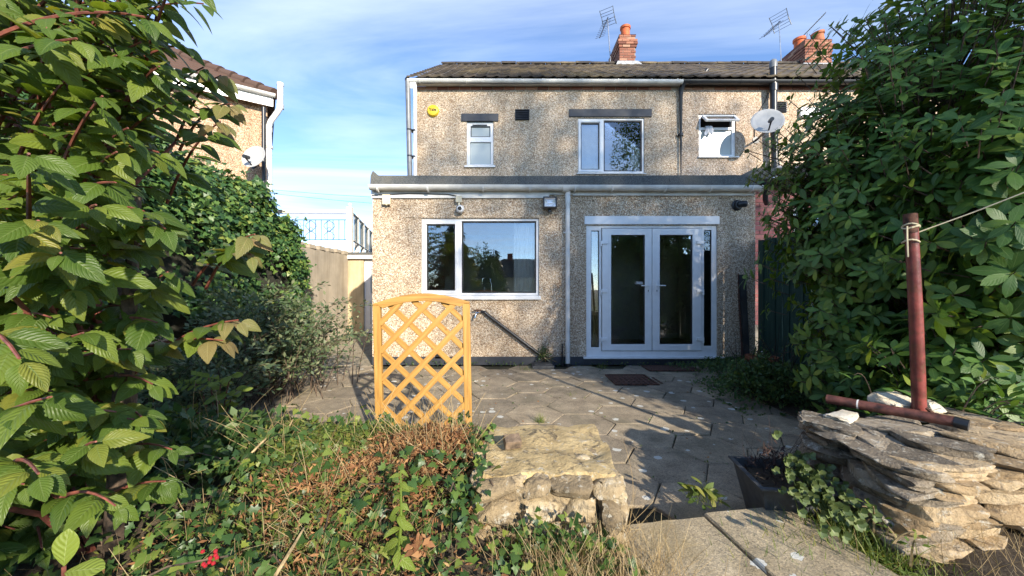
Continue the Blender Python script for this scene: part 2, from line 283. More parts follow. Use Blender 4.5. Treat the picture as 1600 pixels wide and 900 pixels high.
# ---------------------------------------------------------------- geometry helpers
class MB:
    def __init__(s): s.v = []; s.f = []
    def add(s, vs, fs):
        o = len(s.v); s.v += [tuple(p) for p in vs]; s.f += [tuple(i + o for i in q) for q in fs]; return s
    def box(s, a, b, mat=None):
        x0, y0, z0 = a; x1, y1, z1 = b
        vs = [(x, y, z) for z in (z0, z1) for y in (y0, y1) for x in (x0, x1)]
        if mat is not None: vs = [mat @ Vector(v) for v in vs]
        return s.add(vs, [(0, 2, 3, 1), (4, 5, 7, 6), (0, 1, 5, 4), (2, 6, 7, 3), (0, 4, 6, 2), (1, 3, 7, 5)])
    def tube(s, pts, r, n=10, cap=True):
        pts = [Vector(p) for p in pts]; k = len(pts); rs = r if isinstance(r, (list, tuple)) else [r] * k
        vs = []; fs = []; ref = None
        for i, p in enumerate(pts):
            d = (pts[min(i + 1, k - 1)] - pts[max(i - 1, 0)]).normalized()
            if ref is None:
                ref = Vector((0, 0, 1)) if abs(d.z) < 0.9 else Vector((1, 0, 0))
            u = d.cross(ref).normalized(); v = d.cross(u).normalized(); ref = -v if False else ref
            for j in range(n):
                a = 2 * math.pi * j / n; vs.append(p + (u * math.cos(a) + v * math.sin(a)) * rs[i])
        for i in range(k - 1):
            for j in range(n):
                q = (j + 1) % n; fs.append((i * n + j, i * n + q, (i + 1) * n + q, (i + 1) * n + j))
        if cap: fs.append(tuple(range(n - 1, -1, -1))); fs.append(tuple(range((k - 1) * n, k * n)))
        return s.add(vs, fs)
    def lathe(s, base, prof, n=20, axis=Vector((0, 0, 1))):
        q = axis.to_track_quat('Z', 'Y'); vs = []; fs = []; base = Vector(base)
        for (r, z) in prof:
            for j in range(n):
                a = 2 * math.pi * j / n; vs.append(base + q @ Vector((r * math.cos(a), r * math.sin(a), z)))
        for i in range(len(prof) - 1):
            for j in range(n):
                k = (j + 1) % n; fs.append((i * n + j, i * n + k, (i + 1) * n + k, (i + 1) * n + j))
        return s.add(vs, fs + [tuple(range(n - 1, -1, -1)), tuple(range((len(prof) - 1) * n, len(prof) * n))])
    def prism(s, poly, y0, y1):           # polygon in x,z extruded in y
        n = len(poly); vs = [(x, y0, z) for x, z in poly] + [(x, y1, z) for x, z in poly]
        return s.add(vs, [tuple(range(n)), tuple(range(2 * n - 1, n - 1, -1))] + [(i, i + n, (i + 1) % n + n, (i + 1) % n) for i in range(n)])
    def plate(s, x0, x1, z0, z1, holes, y0, y1, mat=None):     # slab facing -y with through holes
        xs = sorted({x0, x1, *[h[0] for h in holes], *[h[1] for h in holes]}); zs = sorted({z0, z1, *[h[2] for h in holes], *[h[3] for h in holes]})
        inh = lambda x, z: any(h[0] < x < h[1] and h[2] < z < h[3] for h in holes)
        solid = lambda i, j: 0 <= i < len(xs) - 1 and 0 <= j < len(zs) - 1 and not inh((xs[i] + xs[i + 1]) / 2, (zs[j] + zs[j + 1]) / 2)
        vs = []; fs = []; idx = {}
        def vid(i, j, k):
            if (i, j, k) not in idx:
                p = Vector((xs[i], (y0, y1)[k], zs[j])); idx[(i, j, k)] = len(vs); vs.append(mat @ p if mat else p)
            return idx[(i, j, k)]
        for i in range(len(xs) - 1):
            for j in range(len(zs) - 1):
                if not solid(i, j): continue
                fs.append((vid(i, j, 0), vid(i + 1, j, 0), vid(i + 1, j + 1, 0), vid(i, j + 1, 0)))
                fs.append((vid(i, j, 1), vid(i, j + 1, 1), vid(i + 1, j + 1, 1), vid(i + 1, j, 1)))
                if not solid(i - 1, j): fs.append((vid(i, j, 0), vid(i, j + 1, 0), vid(i, j + 1, 1), vid(i, j, 1)))
                if not solid(i + 1, j): fs.append((vid(i + 1, j, 0), vid(i + 1, j, 1), vid(i + 1, j + 1, 1), vid(i + 1, j + 1, 0)))
                if not solid(i, j - 1): fs.append((vid(i, j, 0), vid(i, j, 1), vid(i + 1, j, 1), vid(i + 1, j, 0)))
                if not solid(i, j + 1): fs.append((vid(i, j + 1, 0), vid(i + 1, j + 1, 0), vid(i + 1, j + 1, 1), vid(i, j + 1, 1)))
        return s.add(vs, fs)
    def gutter(s, p0, p1, r, side=None):    # half round channel, rims up
        p0 = Vector(p0); p1 = Vector(p1); d = (p1 - p0).normalized(); u = d.cross(Vector((0, 0, 1))).normalized(); up = u.cross(d)
        prof = [(math.cos(a), -math.sin(a), r) for a in [math.pi * i / 10 for i in range(11)]] + [(math.cos(a), -math.sin(a), r - 0.006) for a in [math.pi * i / 10 for i in range(10, -1, -1)]]
        n = len(prof); vs = [p + u * a * q + up * b * q for p in (p0, p1) for a, b, q in prof]
        s.add(vs, [(i, (i + 1) % n, (i + 1) % n + n, i + n) for i in range(n)] )
        for b, sg in ((0, 1), (n, -1)):
            s.f.append(tuple(len(s.v) - 2 * n + b + i for i in (range(11) if sg > 0 else range(10, -1, -1))))
        return s
WL = {}
def tag(o, label=None, cat=None, group=None, kind=None):
    if label: o['label'] = label
    if cat: o['category'] = cat
    if group: o['group'] = group
    if kind: o['kind'] = kind
    return o
def meshdata(name, mb, smooth=False, off=(0, 0, 0)):
    me = bpy.data.meshes.new(name); me.from_pydata([(a - off[0], b - off[1], c - off[2]) for a, b, c in mb.v], [], mb.f)
    bm = bmesh.new(); bm.from_mesh(me); bmesh.ops.recalc_face_normals(bm, faces=bm.faces)
    if smooth:
        for f in bm.faces: f.smooth = True
        for e in bm.edges:
            if len(e.link_faces) == 2 and e.calc_face_angle(0) > R(38): e.smooth = False
    bm.to_mesh(me); bm.free(); return me
def fin(o, mat, bev=0):
    if mat: o.data.materials.append(M[mat])
    if bev:
        b = o.modifiers.new('bevel', 'BEVEL'); b.width = bev; b.segments = 2; b.limit_method = 'ANGLE'; b.angle_limit = R(50)
    return o
def thing(name, label, cat, loc, group=None):
    o = bpy.data.objects.new(name, None); col.objects.link(o); o.location = loc; o.empty_display_size = 0.1
    WL[o.name] = Vector(loc); return tag(o, label, cat, group)
def part(name, mb, mat, parent, bev=0, smooth=False, label=None, kind=None):
    off = WL[parent.name]; o = bpy.data.objects.new(name, meshdata(name, mb, smooth, off)); col.objects.link(o); o.parent = parent
    WL[o.name] = off; fin(o, mat, bev); return tag(o, label, None, None, kind)
def solo(name, mb, mat, label, cat, base, bev=0, smooth=False, group=None, kind=None):
    base = Vector(base); o = bpy.data.objects.new(name, meshdata(name, mb, smooth, base)); col.objects.link(o); o.location = base
    WL[o.name] = base; fin(o, mat, bev); return tag(o, label, cat, group, kind)
def struct(name, mb, mat, smooth=False):
    o = bpy.data.objects.new(name, meshdata(name, mb, smooth)); col.objects.link(o); WL[o.name] = Vector((0, 0, 0)); fin(o, mat); return tag(o, kind='structure')
def piece(name, me, parent, mat4):
    o = bpy.data.objects.new(name, me); col.objects.link(o); o.parent = parent
    o.matrix_local = Matrix.Translation(-WL[parent.name]) @ mat4; return o
def numpy_mesh(name, V, Fq, rnd=None, UV=None, mat=None, smooth=True):
    me = bpy.data.meshes.new(name); n = len(V); k = Fq.shape[1]; m_ = len(Fq)
    me.vertices.add(n); me.vertices.foreach_set('co', V.astype(np.float32).ravel())
    me.loops.add(m_ * k); me.loops.foreach_set('vertex_index', Fq.astype(np.int32).ravel())
    me.polygons.add(m_); me.polygons.foreach_set('loop_start', np.arange(0, m_ * k, k, dtype=np.int32))
    me.polygons.foreach_set('use_smooth', np.full(m_, smooth))
    if rnd is not None:
        a = me.attributes.new('rnd', 'FLOAT', 'POINT'); a.data.foreach_set('value', rnd.astype(np.float32))
    if UV is not None:
        l = me.uv_layers.new(name='UVMap'); l.data.foreach_set('uv', UV[Fq.ravel()].astype(np.float32).ravel())
    me.update(calc_edges=True); me.validate()
    if mat: me.materials.append(M[mat])
    return me
def scatter_mesh(name, T, P, RR, S, mat, rnd=None):
    V, Fq, UV = T; n = len(P); k = len(V)
    W = np.einsum('nij,kj->nki', RR, V) * np.asarray(S).reshape(n, -1)[:, None, :] + P[:, None, :]
    FF = (Fq[None] + (np.arange(n) * k)[:, None, None]).reshape(-1, Fq.shape[1])
    r = rng.random(n) if rnd is None else rnd
    return numpy_mesh(name, W.reshape(-1, 3), FF, np.repeat(r, k), np.tile(UV, (n, 1)), mat)
def nrm(a): return a / np.maximum(np.linalg.norm(a, axis=-1, keepdims=True), 1e-9)
def frames(axis, normal):                 # leaf: y along axis, z along normal
    y = nrm(axis); x = nrm(np.cross(y, normal)); z = np.cross(x, y); return np.stack([x, y, z], axis=-1)
def leaf_t(nv, nu, wf, fold=0.25, droop=0.25, serr=0.0, pleat=0.0, pf=28, twist=0.0):
    V = []; UV = []
    for i in range(nv + 1):
        t = i / nv; wd = wf(t)
        for j in range(-nu, nu + 1):
            s = j / nu; x = s * wd * (1 + (serr * (1 if i % 2 else -1) if abs(j) == nu else 0))
            z = fold * abs(x) - droop * t * t + pleat * math.sin(pf * (t - abs(s) * wd * 0.62)) * (abs(s) > 0.1) - fold * 0.9 * abs(x) * abs(s)
            V.append((x, t + (0.02 * serr * 10 * abs(s) if serr else 0), z + twist * x * t)); UV.append((0.5 + 0.5 * s, t))
    k = 2 * nu + 1; Fq = [(i * k + j, i * k + j + 1, (i + 1) * k + j + 1, (i + 1) * k + j) for i in range(nv) for j in range(2 * nu)]
    return np.array(V), np.array(Fq), np.array(UV)
ovate = lambda w: (lambda t: w * (math.sin(math.pi * min(1, t ** 0.72)) ** 0.8) * (1 - 0.30 * t) + 0.003)
obov = lambda w: (lambda t: w * math.sin(math.pi * t ** 1.25) ** 0.75 + 0.004)
DIAM = leaf_t(2, 1, lambda t: (0.02, 0.27, 0.015)[round(t * 2)], 0.35, 0.12)
NARROW = leaf_t(2, 1, lambda t: (0.02, 0.15, 0.01)[round(t * 2)], 0.3, 0.2)
SPRAY = leaf_t(3, 1, lambda t: (0.03, 0.12, 0.09, 0.01)[round(t * 3)], 0.2, 0.35)
BLADE = leaf_t(5, 1, lambda t: 0.022 * (1 - t) ** 0.6 + 0.001, 0.4, 0.45)
STEM = leaf_t(6, 1, lambda t: 0.006 * (1 - 0.6 * t), 0.9, 0.5)
def ivy_t():
    ang = [-90, -55, -25, 0, 28, 58, 90, 122, 152, 180, 205, 235]; rad = [0.10, 0.42, 0.30, 0.50, 0.34, 0.42, 0.68, 0.42, 0.34, 0.50, 0.30, 0.42]
    V = [(0, 0.34, 0.0)]; UV = [(0.5, 0.34)]
    for a, r in zip(ang, rad):
        x, y = r * math.cos(R(a)), r * math.sin(R(a)); V.append((x, 0.34 + y, -0.10 * (x * x + y * y) / 0.25 + 0.05 * abs(x))); UV.append((0.5 + x, 0.34 + y))
    n = len(ang); return np.array(V), np.array([(0, 1 + i, 1 + (i + 1) % n) for i in range(n)]), np.array(UV)
IVY = ivy_t()
def rand_unit(n):
    return nrm(rng.normal(size=(n, 3)))
CAMP = np.array([0, CY, CH])
def visible_top(P, S, k=300, cell=9):
    """indices of the leaves that show largest: nearest per screen cell, inside the frame"""
    d = P[:, 1] - CY; ok = d > 0.25
    px = 800 + P[:, 0] / np.maximum(d, 0.05) * F; py = 450 - (P[:, 2] - CH) / np.maximum(d, 0.05) * F
    ok &= (px > -20) & (px < 1620) & (py > -20) & (py < 920)
    key = (px // cell).astype(int) * 10000 + (py // cell).astype(int)
    best = {}
    for i in np.nonzero(ok)[0]:
        if key[i] not in best or d[i] < d[best[key[i]]]: best[key[i]] = i
    ids = sorted(best.values(), key=lambda i: -S[i] / d[i])[:k]
    return np.array(ids, dtype=int)
def plant_leaves(parent, P, RR, S, templates, low, mat, k=300, leafname='leaf', restname='foliage', ids=None, mats=None):
    """the k largest leaves as objects that share meshes, the rest as one part"""
    P = np.asarray(P); S = np.asarray(S, float); off = np.array(WL[parent.name])
    if ids is None: ids = visible_top(P, S, k)
    mes = []
    for t in templates:
        for mm in (mats or [mat]): mes.append(numpy_mesh(leafname, t[0], t[1], None, t[2], mm))
    nm = len(mats) if mats else 1
    for i in ids:
        o = bpy.data.objects.new(leafname, mes[(i * 7 % len(templates)) * nm + (0 if nm == 1 or (i * 13) % 11 else 1)]); col.objects.link(o); o.parent = parent
        m4 = Matrix(RR[i].tolist()).to_4x4() @ Matrix.Scale(S[i], 4); m4.translation = Vector((P[i] - off).tolist()); o.matrix_local = m4
    rest = np.setdiff1d(np.arange(len(P)), ids)
    if len(rest):
        me = scatter_mesh(restname, low, P[rest] - off, RR[rest], S[rest], mat)
        o = bpy.data.objects.new(restname, me); col.objects.link(o); o.parent = parent; WL[o.name] = WL[parent.name]; tag(o, kind='stuff')
def stuffpart(name, T, P, RR, S, mat, parent, rnd=None):
    off = np.array(WL[parent.name]); o = bpy.data.objects.new(name, scatter_mesh(name, T, np.asarray(P) - off, RR, np.asarray(S), mat, rnd)); col.objects.link(o); o.parent = parent
    WL[o.name] = WL[parent.name]; return tag(o, kind='stuff')
def stuff(name, T, P, RR, S, mat, label, cat, base=(0, 0, 0)):
    o = bpy.data.objects.new(name, scatter_mesh(name, T, np.asarray(P) - np.array(base), RR, np.asarray(S), mat)); col.objects.link(o); o.location = base
    return tag(o, label, cat, None, 'stuff')
def bez(a, b, c, n):
    a, b, c = Vector(a), Vector(b), Vector(c); return [a * (1 - t) ** 2 + b * 2 * t * (1 - t) + c * t * t for t in [i / n for i in range(n + 1)]]
def rock_mesh(name, seed, jag=0.12, flat=False, mat=None):
    r = random.Random(seed); bm = bmesh.new(); bmesh.ops.create_cube(bm, size=1); bmesh.ops.subdivide_edges(bm, edges=bm.edges[:], cuts=5, use_grid_fill=True)
    ph = [r.uniform(0, 6.28) for _ in range(6)]
    for v in bm.verts:
        p = v.co; q = p.copy(); l = max(abs(p.x), abs(p.y), abs(p.z)); rd = p.normalized() * 0.62
        q = p.lerp(rd, 0.10 if flat else 0.28)
        w1 = noise.noise_vector(p * 2.2 + Vector((seed * 3.7, 0, 0))); w2 = noise.noise_vector(p * 6.5 + Vector((0, seed * 1.9, 0))); w3 = noise.noise_vector(p * 15)
        q += (w1 * .7 + w2 * .5 + w3 * .5) * jag
        v.co = q
    for k in range(9):
        nv = Vector((r.gauss(0, 1), r.gauss(0, 1), r.gauss(0, .15 if flat else .8))).normalized(); dd = r.uniform(.36, .52)
        for v in bm.verts:
            e = v.co.dot(nv) - dd
            if e > 0: v.co -= nv * e
    for f in bm.faces: f.smooth = True
    for e in bm.edges:
        if len(e.link_faces) == 2 and e.calc_face_angle(0) > R(24): e.smooth = False
    me = bpy.data.meshes.new(name); bm.to_mesh(me); bm.free()
    if mat: me.materials.append(M[mat])
    return me
def textmesh(s, size, ext=0.003):
    cu = bpy.data.curves.new('lettering', 'FONT'); cu.body = s; cu.size = size; cu.extrude = ext; cu.align_x = 'CENTER'; cu.align_y = 'CENTER'; cu.offset = size * 0.02
    o = bpy.data.objects.new('t', cu); col.objects.link(o); bpy.context.view_layer.update()
    me = bpy.data.meshes.new_from_object(o.evaluated_get(bpy.context.evaluated_depsgraph_get())); bpy.data.objects.remove(o); me.name = 'lettering'; return me
def sm(a, b, x):
    t = min(1, max(0, (x - a) / (b - a))); return t * t * (3 - 2 * t)

# ================================================================ THE SETTING
struct('ground', MB().add([(-250, -250, -0.10), (250, -250, -0.10), (250, 250, -0.10), (-250, 250, -0.10)], [(0, 1, 2, 3)]), 'soil')
patio = struct('patio', MB().box((-3.0, -4.16, -0.09), (3.93, 0.0, -0.022)), 'joint_soil')
HR = 0.292                                                     # hexagonal slabs, flat edges towards the house
def hexslab(seed):
    r = random.Random(seed); mb = MB(); q = HR - 0.0035; bot = []; mid = []; top = []
    for k in range(6):
        a = R(60 * k); j = r.uniform(-0.006, 0.004)
        bot.append(((q + j) * math.cos(a), (q + j) * math.sin(a), -0.05)); mid.append(((q + j) * math.cos(a), (q + j) * math.sin(a), -0.006)); top.append(((q + j - 0.007) * math.cos(a), (q + j - 0.007) * math.sin(a), r.uniform(-0.001, 0.001)))
    mb.add(bot + mid + top, [(k, (k + 1) % 6, 6 + (k + 1) % 6, 6 + k) for k in range(6)] + [(6 + k, 6 + (k + 1) % 6, 12 + (k + 1) % 6, 12 + k) for k in range(6)] + [tuple(range(12, 18))])
    me = meshdata('paving_slab', mb); me.materials.append(M['slab']); return me
hexes = [hexslab(i) for i in range(6)]
rr = random.Random(3)
for i in range(-7, 10):
    for j in range(0, 10):
        x = 0.22 + i * 1.5 * HR; y = -0.30 - j * math.sqrt(3) * HR - (math.sqrt(3) / 2 * HR if i % 2 else 0)
        if x < -2.9 or x > 3.75 or y < -4.02 or y > -0.22: continue
        piece('paving_slab', hexes[(i * 3 + j * 5) % 6], patio, Matrix.Translation((x, y, rr.uniform(-0.004, 0.004))) @ Matrix.Rotation(rr.uniform(-0.008, 0.008), 4, 'X') @ Matrix.Rotation(rr.uniform(-0.008, 0.008), 4, 'Y') @ Matrix.Rotation(rr.randrange(6) * math.pi / 3 + rr.uniform(-.012, .012), 4, 'Z'))
struct('path', MB().box((-4.40, -3.2, -0.09), (-2.93, 4.0, -0.004)).box((-2.925, 0.0, -0.09), (-2.25, 4.0, -0.008)), 'path_concrete')
# raised planting bed and garden level in front of the patio
def bed_h(x, y):
    d = y - CY; h = 0.02 + 0.07 * sm(0.2, 1.2, d)
    l = sm(0.35, -0.25, x); hl = 0.21 * sm(0.75, 1.75, d) * (1 - sm(2.15, 2.55, d)); far = 1 - sm(2.5, 2.9, d)
    rgt = sm(1.5, 1.9, x) * 0.12
    h2 = (h + rgt) * (1 - sm(1.42, 1.55, d)) - 0.06 * sm(1.42, 1.55, d) if x < 1.5 else (h + rgt)
    return l * (hl + h * far) + (1 - l) * h2 + 0.018 * math.sin(9 * x + 3 * y) * math.sin(7 * y - 2 * x)
mb = MB(); nx, ny = 90, 60; xs = [-3.4 + 7.6 * i / nx for i in range(nx + 1)]; ys = [-8.5 + 5.4 * j / ny for j in range(ny + 1)]
mb.add([(x, y, bed_h(x, y) if y > CY - .3 else 0.03) for y in ys for x in xs],
       [(j * (nx + 1) + i, j * (nx + 1) + i + 1, (j + 1) * (nx + 1) + i + 1, (j + 1) * (nx + 1) + i) for j in range(ny) for i in range(nx)
        if not (xs[i] > 0.4 and xs[i + 1] < 1.6 and ys[j] > -4.3) and not (xs[i] > -0.2 and ys[j] > -3.85)])
struct('garden_bed', mb, 'soil', True)
struct('lawn', MB().add([(-14, -60, -0.02), (14, -60, -0.02), (14, -8.4, -0.02), (-14, -8.4, -0.02)], [(0, 1, 2, 3)]), 'lawn')
struct('shrub_border', MB().box((2.72, -3.9, -0.09), (3.93, -1.2, 0.012)), 'soil')

# ---------------------------------------------------------------- the house
HX0, HX1 = -1.96, 3.40
UY = 1.5
house = thing('terraced_house', 'pebbledashed end house with flat roofed rear extension, white french doors and kitchen window', 'house', (0.8, 1.0, 0))
EX0, EX1 = -2.25, 3.92
kw = (X(658, 0), X(842, 0), Z(466, 0), Z(341, 0)); dw = (X(916, 0), X(1121, 0), 0.13, Z(352, 0))
wall = part('wall', MB().plate(EX0, EX1, 0.135, 2.86, [kw, (dw[0], dw[1], 0.135, dw[3])], 0.0, 0.24).box((EX0, 0.24, 0.0), (EX0 + 0.24, 3.9, 2.86)).box((EX1 - 0.24, 0.24, 0.0), (EX1, 1.5, 2.86)), 'pebbledash', house)
part('plinth', MB().box((EX0 - 0.004, -0.012, 0), (X(912, 0), 0.2, 0.135)).box((X(912, 0), 0.002, 0), (dw[1] + .1, 0.2, 0.125)).box((dw[1] + .1, -0.012, 0), (EX1, 0.2, 0.135)), 'slate_paint', house, 0.004)
uw1 = (X(729, UY), X(771, UY), Z(258, UY), Z(190, UY)); uw2 = (X(903, UY), X(1007, UY), Z(270, UY), Z(184, UY))
EZ = 5.30
part('upper_wall', MB().plate(HX0, HX1, 2.75, EZ - 0.075, [uw1, uw2], UY, UY + 0.24), 'pebbledash', house)
RY, RZ, EY = 5.0, 7.86, 1.28
part('gable_wall', MB().add([(x, y, z) for x in (HX0, HX0 + 0.22) for y, z in ((UY + .245, 0), (8.5, 0), (8.5, EZ), (RY, RZ - 0.12), (UY + .245, EZ))], [(0, 1, 2, 3, 4), (9, 8, 7, 6, 5)] + [(i, i + 5, (i + 1) % 5 + 5, (i + 1) % 5) for i in range(5)]), 'pebbledash', house)
part('interior_wall', MB().box((EX0 + .25, 3.6, 0.1), (0.9, 3.7, 2.6)).box((0.75, 0.245, 0.1), (0.9, 3.6, 2.6)).box((EX0 + .25, .25, 2.6), (EX1 - .25, 3.7, 2.7)).box((0.9, 2.0, 0.1), (2.75, 2.1, 2.6)), 'grey_room', house)
part('interior_wall', MB().box((2.75, 1.55, 0.1), (2.85, 2.6, 2.6)).box((2.85, 2.2, 0.1), (EX1 - .25, 2.3, 2.6)).box((EX1 - .25, .25, 0.1), (EX1 - .242, 3.7, 2.6)), 'beige_paint', house)
part('skirting', MB().box((2.86, 2.185, 0.14), (EX1 - .26, 2.198, 0.24)).box((2.735, 1.55, 0.14), (2.748, 1.99, 0.24)), 'upvc', house)
part('interior_floor', MB().box((EX0 + .25, .245, 0.0), (EX1 - .25, 3.7, 0.138)), 'floor_wood', house)
part('upper_floor', MB().box((HX0 + .225, UY + .245, 2.72), (HX1, 8.4, 2.8)).box((HX0 + .225, 8.4, 0), (HX1, 8.5, EZ)).box((HX1 - .1, UY + .245, 2.8), (HX1, 8.4, EZ)).box((HX0 + .225, 4.2, 2.8), (HX1 - .1, 4.3, EZ)), 'grey_room', house)
part('kitchen_unit', MB().box((-1.6, 0.26, 0.14), (0.7, 0.85, 1.0)), 'worktop', house, 0.004)
part('wall_unit', MB().box((-1.95, 2.3, 1.55), (-1.6, 3.5, 2.2)), 'worktop', house, 0.004)

def rectframe(mb, x0, x1, z0, z1, wd, y0, y1):
    return mb.plate(x0, x1, z0, z1, [(x0 + wd, x1 - wd, z0 + wd, z1 - wd)], y0, y1)
def pane(parent, x0, x1, z0, z1, y, mat='glass'):
    part('pane', MB().box((x0 + .004, y, z0 + .004), (x1 - .004, y + 0.006, z1 - .004)), mat, parent)
def window(parent, rect, holes, Y, sill=None, gaskets=(), glassmats=None, fm='upvc', name='window', dep=0.07, rec=0.03):
    x0, x1, z0, z1 = rect; y = Y + rec
    wn = part(name, MB().plate(x0, x1, z0, z1, holes, y, y + dep), fm, parent, 0.005)
    for k, h in enumerate(holes):
        if k in gaskets:
            part('gasket', rectframe(MB(), h[0], h[1], h[2], h[3], 0.022 if k else 0.016, y + .016, y + .03), 'gasket', wn)
        pane(wn, h[0], h[1], h[2], h[3], y + 0.032, (glassmats or {}).get(k, 'glass'))
    if sill:
        part('sill', MB().add([(sill[0], Y - .045, sill[2]), (sill[1], Y - .045, sill[2]), (sill[1], y + .02, sill[2]), (sill[0], y + .02, sill[2]), (sill[0], Y - .045, sill[3] - .018), (sill[1], Y - .045, sill[3] - .018), (sill[1], y + .02, sill[3]), (sill[0], y + .02, sill[3])], [(3, 2, 1, 0), (4, 5, 6, 7), (0, 1, 5, 4), (1, 2, 6, 5), (2, 3, 7, 6), (3, 0, 4, 7)]), fm, wn, 0.004)
    return wn
# kitchen window
kz0 = Z(461, 0)
kwin = window(house, (kw[0], kw[1], kz0, kw[3]), [(X(666, 0), X(711, 0), Z(454, 0), Z(350, 0)), (X(721, 0), X(838, 0), Z(458, 0), Z(345, 0))], 0, (X(655, 0), X(845, 0), Z(468, 0), kz0), (0, 1))
part('sash', rectframe(MB(), X(661, 0), X(714.5, 0), Z(458, 0), Z(346, 0), 0.038, 0.012, 0.032), 'upvc', kwin, 0.005)
part('lintel', MB().box((X(630, 0), -0.008, Z(340, 0)), (X(866, 0), 0.1, Z(337.5, 0))), 'pebbledash', house)
# french doors
fz0, fz1 = 0.135, dw[3]
L_ = lambda px: X(px, 0)
fr = part('door_frame', MB().plate(dw[0], dw[1], fz0, fz1, [(L_(924), L_(936.5), Z(543, 0), Z(360, 0)), (L_(940), L_(1097.5), Z(549, 0), Z(356, 0)), (L_(1101), L_(1113), Z(541, 0), Z(359, 0))], 0.02, 0.09), 'upvc', house, 0.004)
pane(fr, L_(924), L_(936.5), Z(543, 0), Z(360, 0), 0.05); pane(fr, L_(1101), L_(1113), Z(541, 0), Z(359, 0), 0.05)
part('gasket', rectframe(MB(), L_(924), L_(936.5), Z(543, 0), Z(360, 0), .008, .036, .046), 'gasket', fr); part('gasket', rectframe(MB(), L_(1101), L_(1113), Z(541, 0), Z(359, 0), .008, .036, .046), 'gasket', fr)
part('threshold', MB().box((L_(911), -0.055, Z(560, 0)), (L_(1130), 0.10, fz0 + .002)), 'upvc', fr, 0.006)
part('door_header', MB().box((L_(913), -0.03, Z(351, 0)), (L_(1123), 0.03, Z(338, 0))), 'upvc', house, 0.006)
for side, (x0, x1, g0, g1, hx, hs, hinge) in enumerate([(941, 1018.5, 955, 1008, 1012.5, -1, 944), (1019.5, 1096.5, 1031, 1082.5, 1026, 1, 1093)]):
    d = part('door', MB().plate(L_(x0), L_(x1), Z(548, 0), Z(357, 0), [(L_(g0), L_(g1), Z(538, 0), Z(367, 0))], 0.0, 0.07), 'upvc', house, 0.006)
    pane(d, L_(g0), L_(g1), Z(538, 0), Z(367, 0), 0.035)
    part('gasket', rectframe(MB(), L_(g0), L_(g1), Z(538, 0), Z(367, 0), 0.010, 0.018, 0.030), 'gasket', d)
    hz = Z(446, 0)
    part('handle', MB().box((L_(hx) - .015, -0.012, hz - .14), (L_(hx) + .015, -.001, hz + .09)).tube([(L_(hx), -.012, hz), (L_(hx), -0.055, hz)], 0.010).tube([(L_(hx), -0.05, hz), (L_(hx) + hs * 0.125, -0.05, hz - .004)], 0.010), 'upvc', d, 0.003, True)
    part('keyhole', MB().box((L_(hx) - .005, -0.0145, hz - .10), (L_(hx) + .005, -.0125, hz - .07)), 'gasket', d)
    for hy in (379, 455, 530):
        part('hinge', MB().box((L_(hinge) - .05, -0.022, Z(hy, 0) - .024), (L_(hinge) + .05, -0.001, Z(hy, 0) + .024)).tube([(L_(hinge) + hs * .055, -.012, Z(hy, 0) - .065), (L_(hinge) + hs * .055, -.012, Z(hy, 0) + .03)], 0.014), 'upvc', d, 0.003, True)
part('lettering_plate', MB().box((L_(994), -0.006, Z(444, 0)), (L_(1004), -0.001 + .03, Z(440, 0))), 'dish_grey', house)
# extension roof edge: felt upstand, fascia, gutter, downpipe
part('roof_felt', MB().prism([(X(578, -.16), Z(291, -.16)), (X(579, -.16), Z(274, -.16)), (X(582.5, -.16), Z(266.5, -.16)), (X(591, -.16), Z(274, -.16)), (X(800, -.16), Z(275, -.16)), (X(1160, -.16), Z(273.5, -.16)), (X(1187, -.16), Z(277, -.16)), (X(1187, -.16), Z(291, -.16))], -0.16, 0.10).box((EX0 - .02, .10, 2.87), (EX1, UY, 2.97)), 'roof_felt', house)
for px in (695, 812, 930, 1046): part('felt_seam', MB().box((X(px, -.16), -0.166, Z(290.5, -.16)), (X(px, -.16) + 0.075, -0.1605, Z(276, -.16))), 'roof_felt', house)
part('fascia', MB().box((X(580, -.03), -0.035, Z(309.5, -.03)), (X(858, -.03), -0.001, Z(292, -.03))).box((X(895, -.03), -0.035, Z(305.5, -.03)), (X(1178, -.03), -0.001, Z(292, -.03))).box((X(858, -.03), -0.028, Z(304, -.03)), (X(895, -.03), -0.001, Z(292, -.03))), 'upvc_old', house, 0.003)
gt = part('gutter', MB().gutter((X(578, -.11), -0.112, Z(289.8, -.11)), (X(1191, -.11), -0.112, Z(291.5, -.11)), 0.076), 'upvc_old', house, 0, True)
for px in (590, 668, 754, 827, 879, 897, 955, 1038, 1108, 1172, 1187):
    u = X(px, -.11); zc = 2.835
    part('bracket', MB().gutter((u, -0.112, zc), (u + (0.10 if px in (879,) else 0.022), -0.112, zc), 0.081), 'upvc_old', gt, 0, True)
dx = X(887, -.08)
dp = part('downpipe', MB().tube([(dx, -0.105, Z(293, -.08)), (dx, -0.085, Z(306, -.08)), (dx, -0.085, 0.02)], 0.036, 16), 'upvc_old', house, 0, True)
part('collar', MB().tube([(dx, -0.085, Z(318, -.08)), (dx, -0.085, Z(297, -.08))], 0.043, 16), 'upvc_old', dp, 0, True); part('collar', MB().tube([(dx, -0.085, Z(365, -.08)), (dx, -0.085, Z(361, -.08))], 0.041, 16).box((dx - .055, -.06, Z(364, -.08)), (dx + .055, -.001, Z(362, -.08))), 'upvc_old', dp, 0, True); part('collar', MB().tube([(dx, -0.085, Z(540, -.08)), (dx, -0.085, Z(536, -.08))], 0.041, 16), 'upvc_old', dp, 0, True)
part('shoe', MB().tube([(dx, -0.085, 0.0), (dx, -.085, 0.045)], 0.05, 14), 'black_plastic', dp)
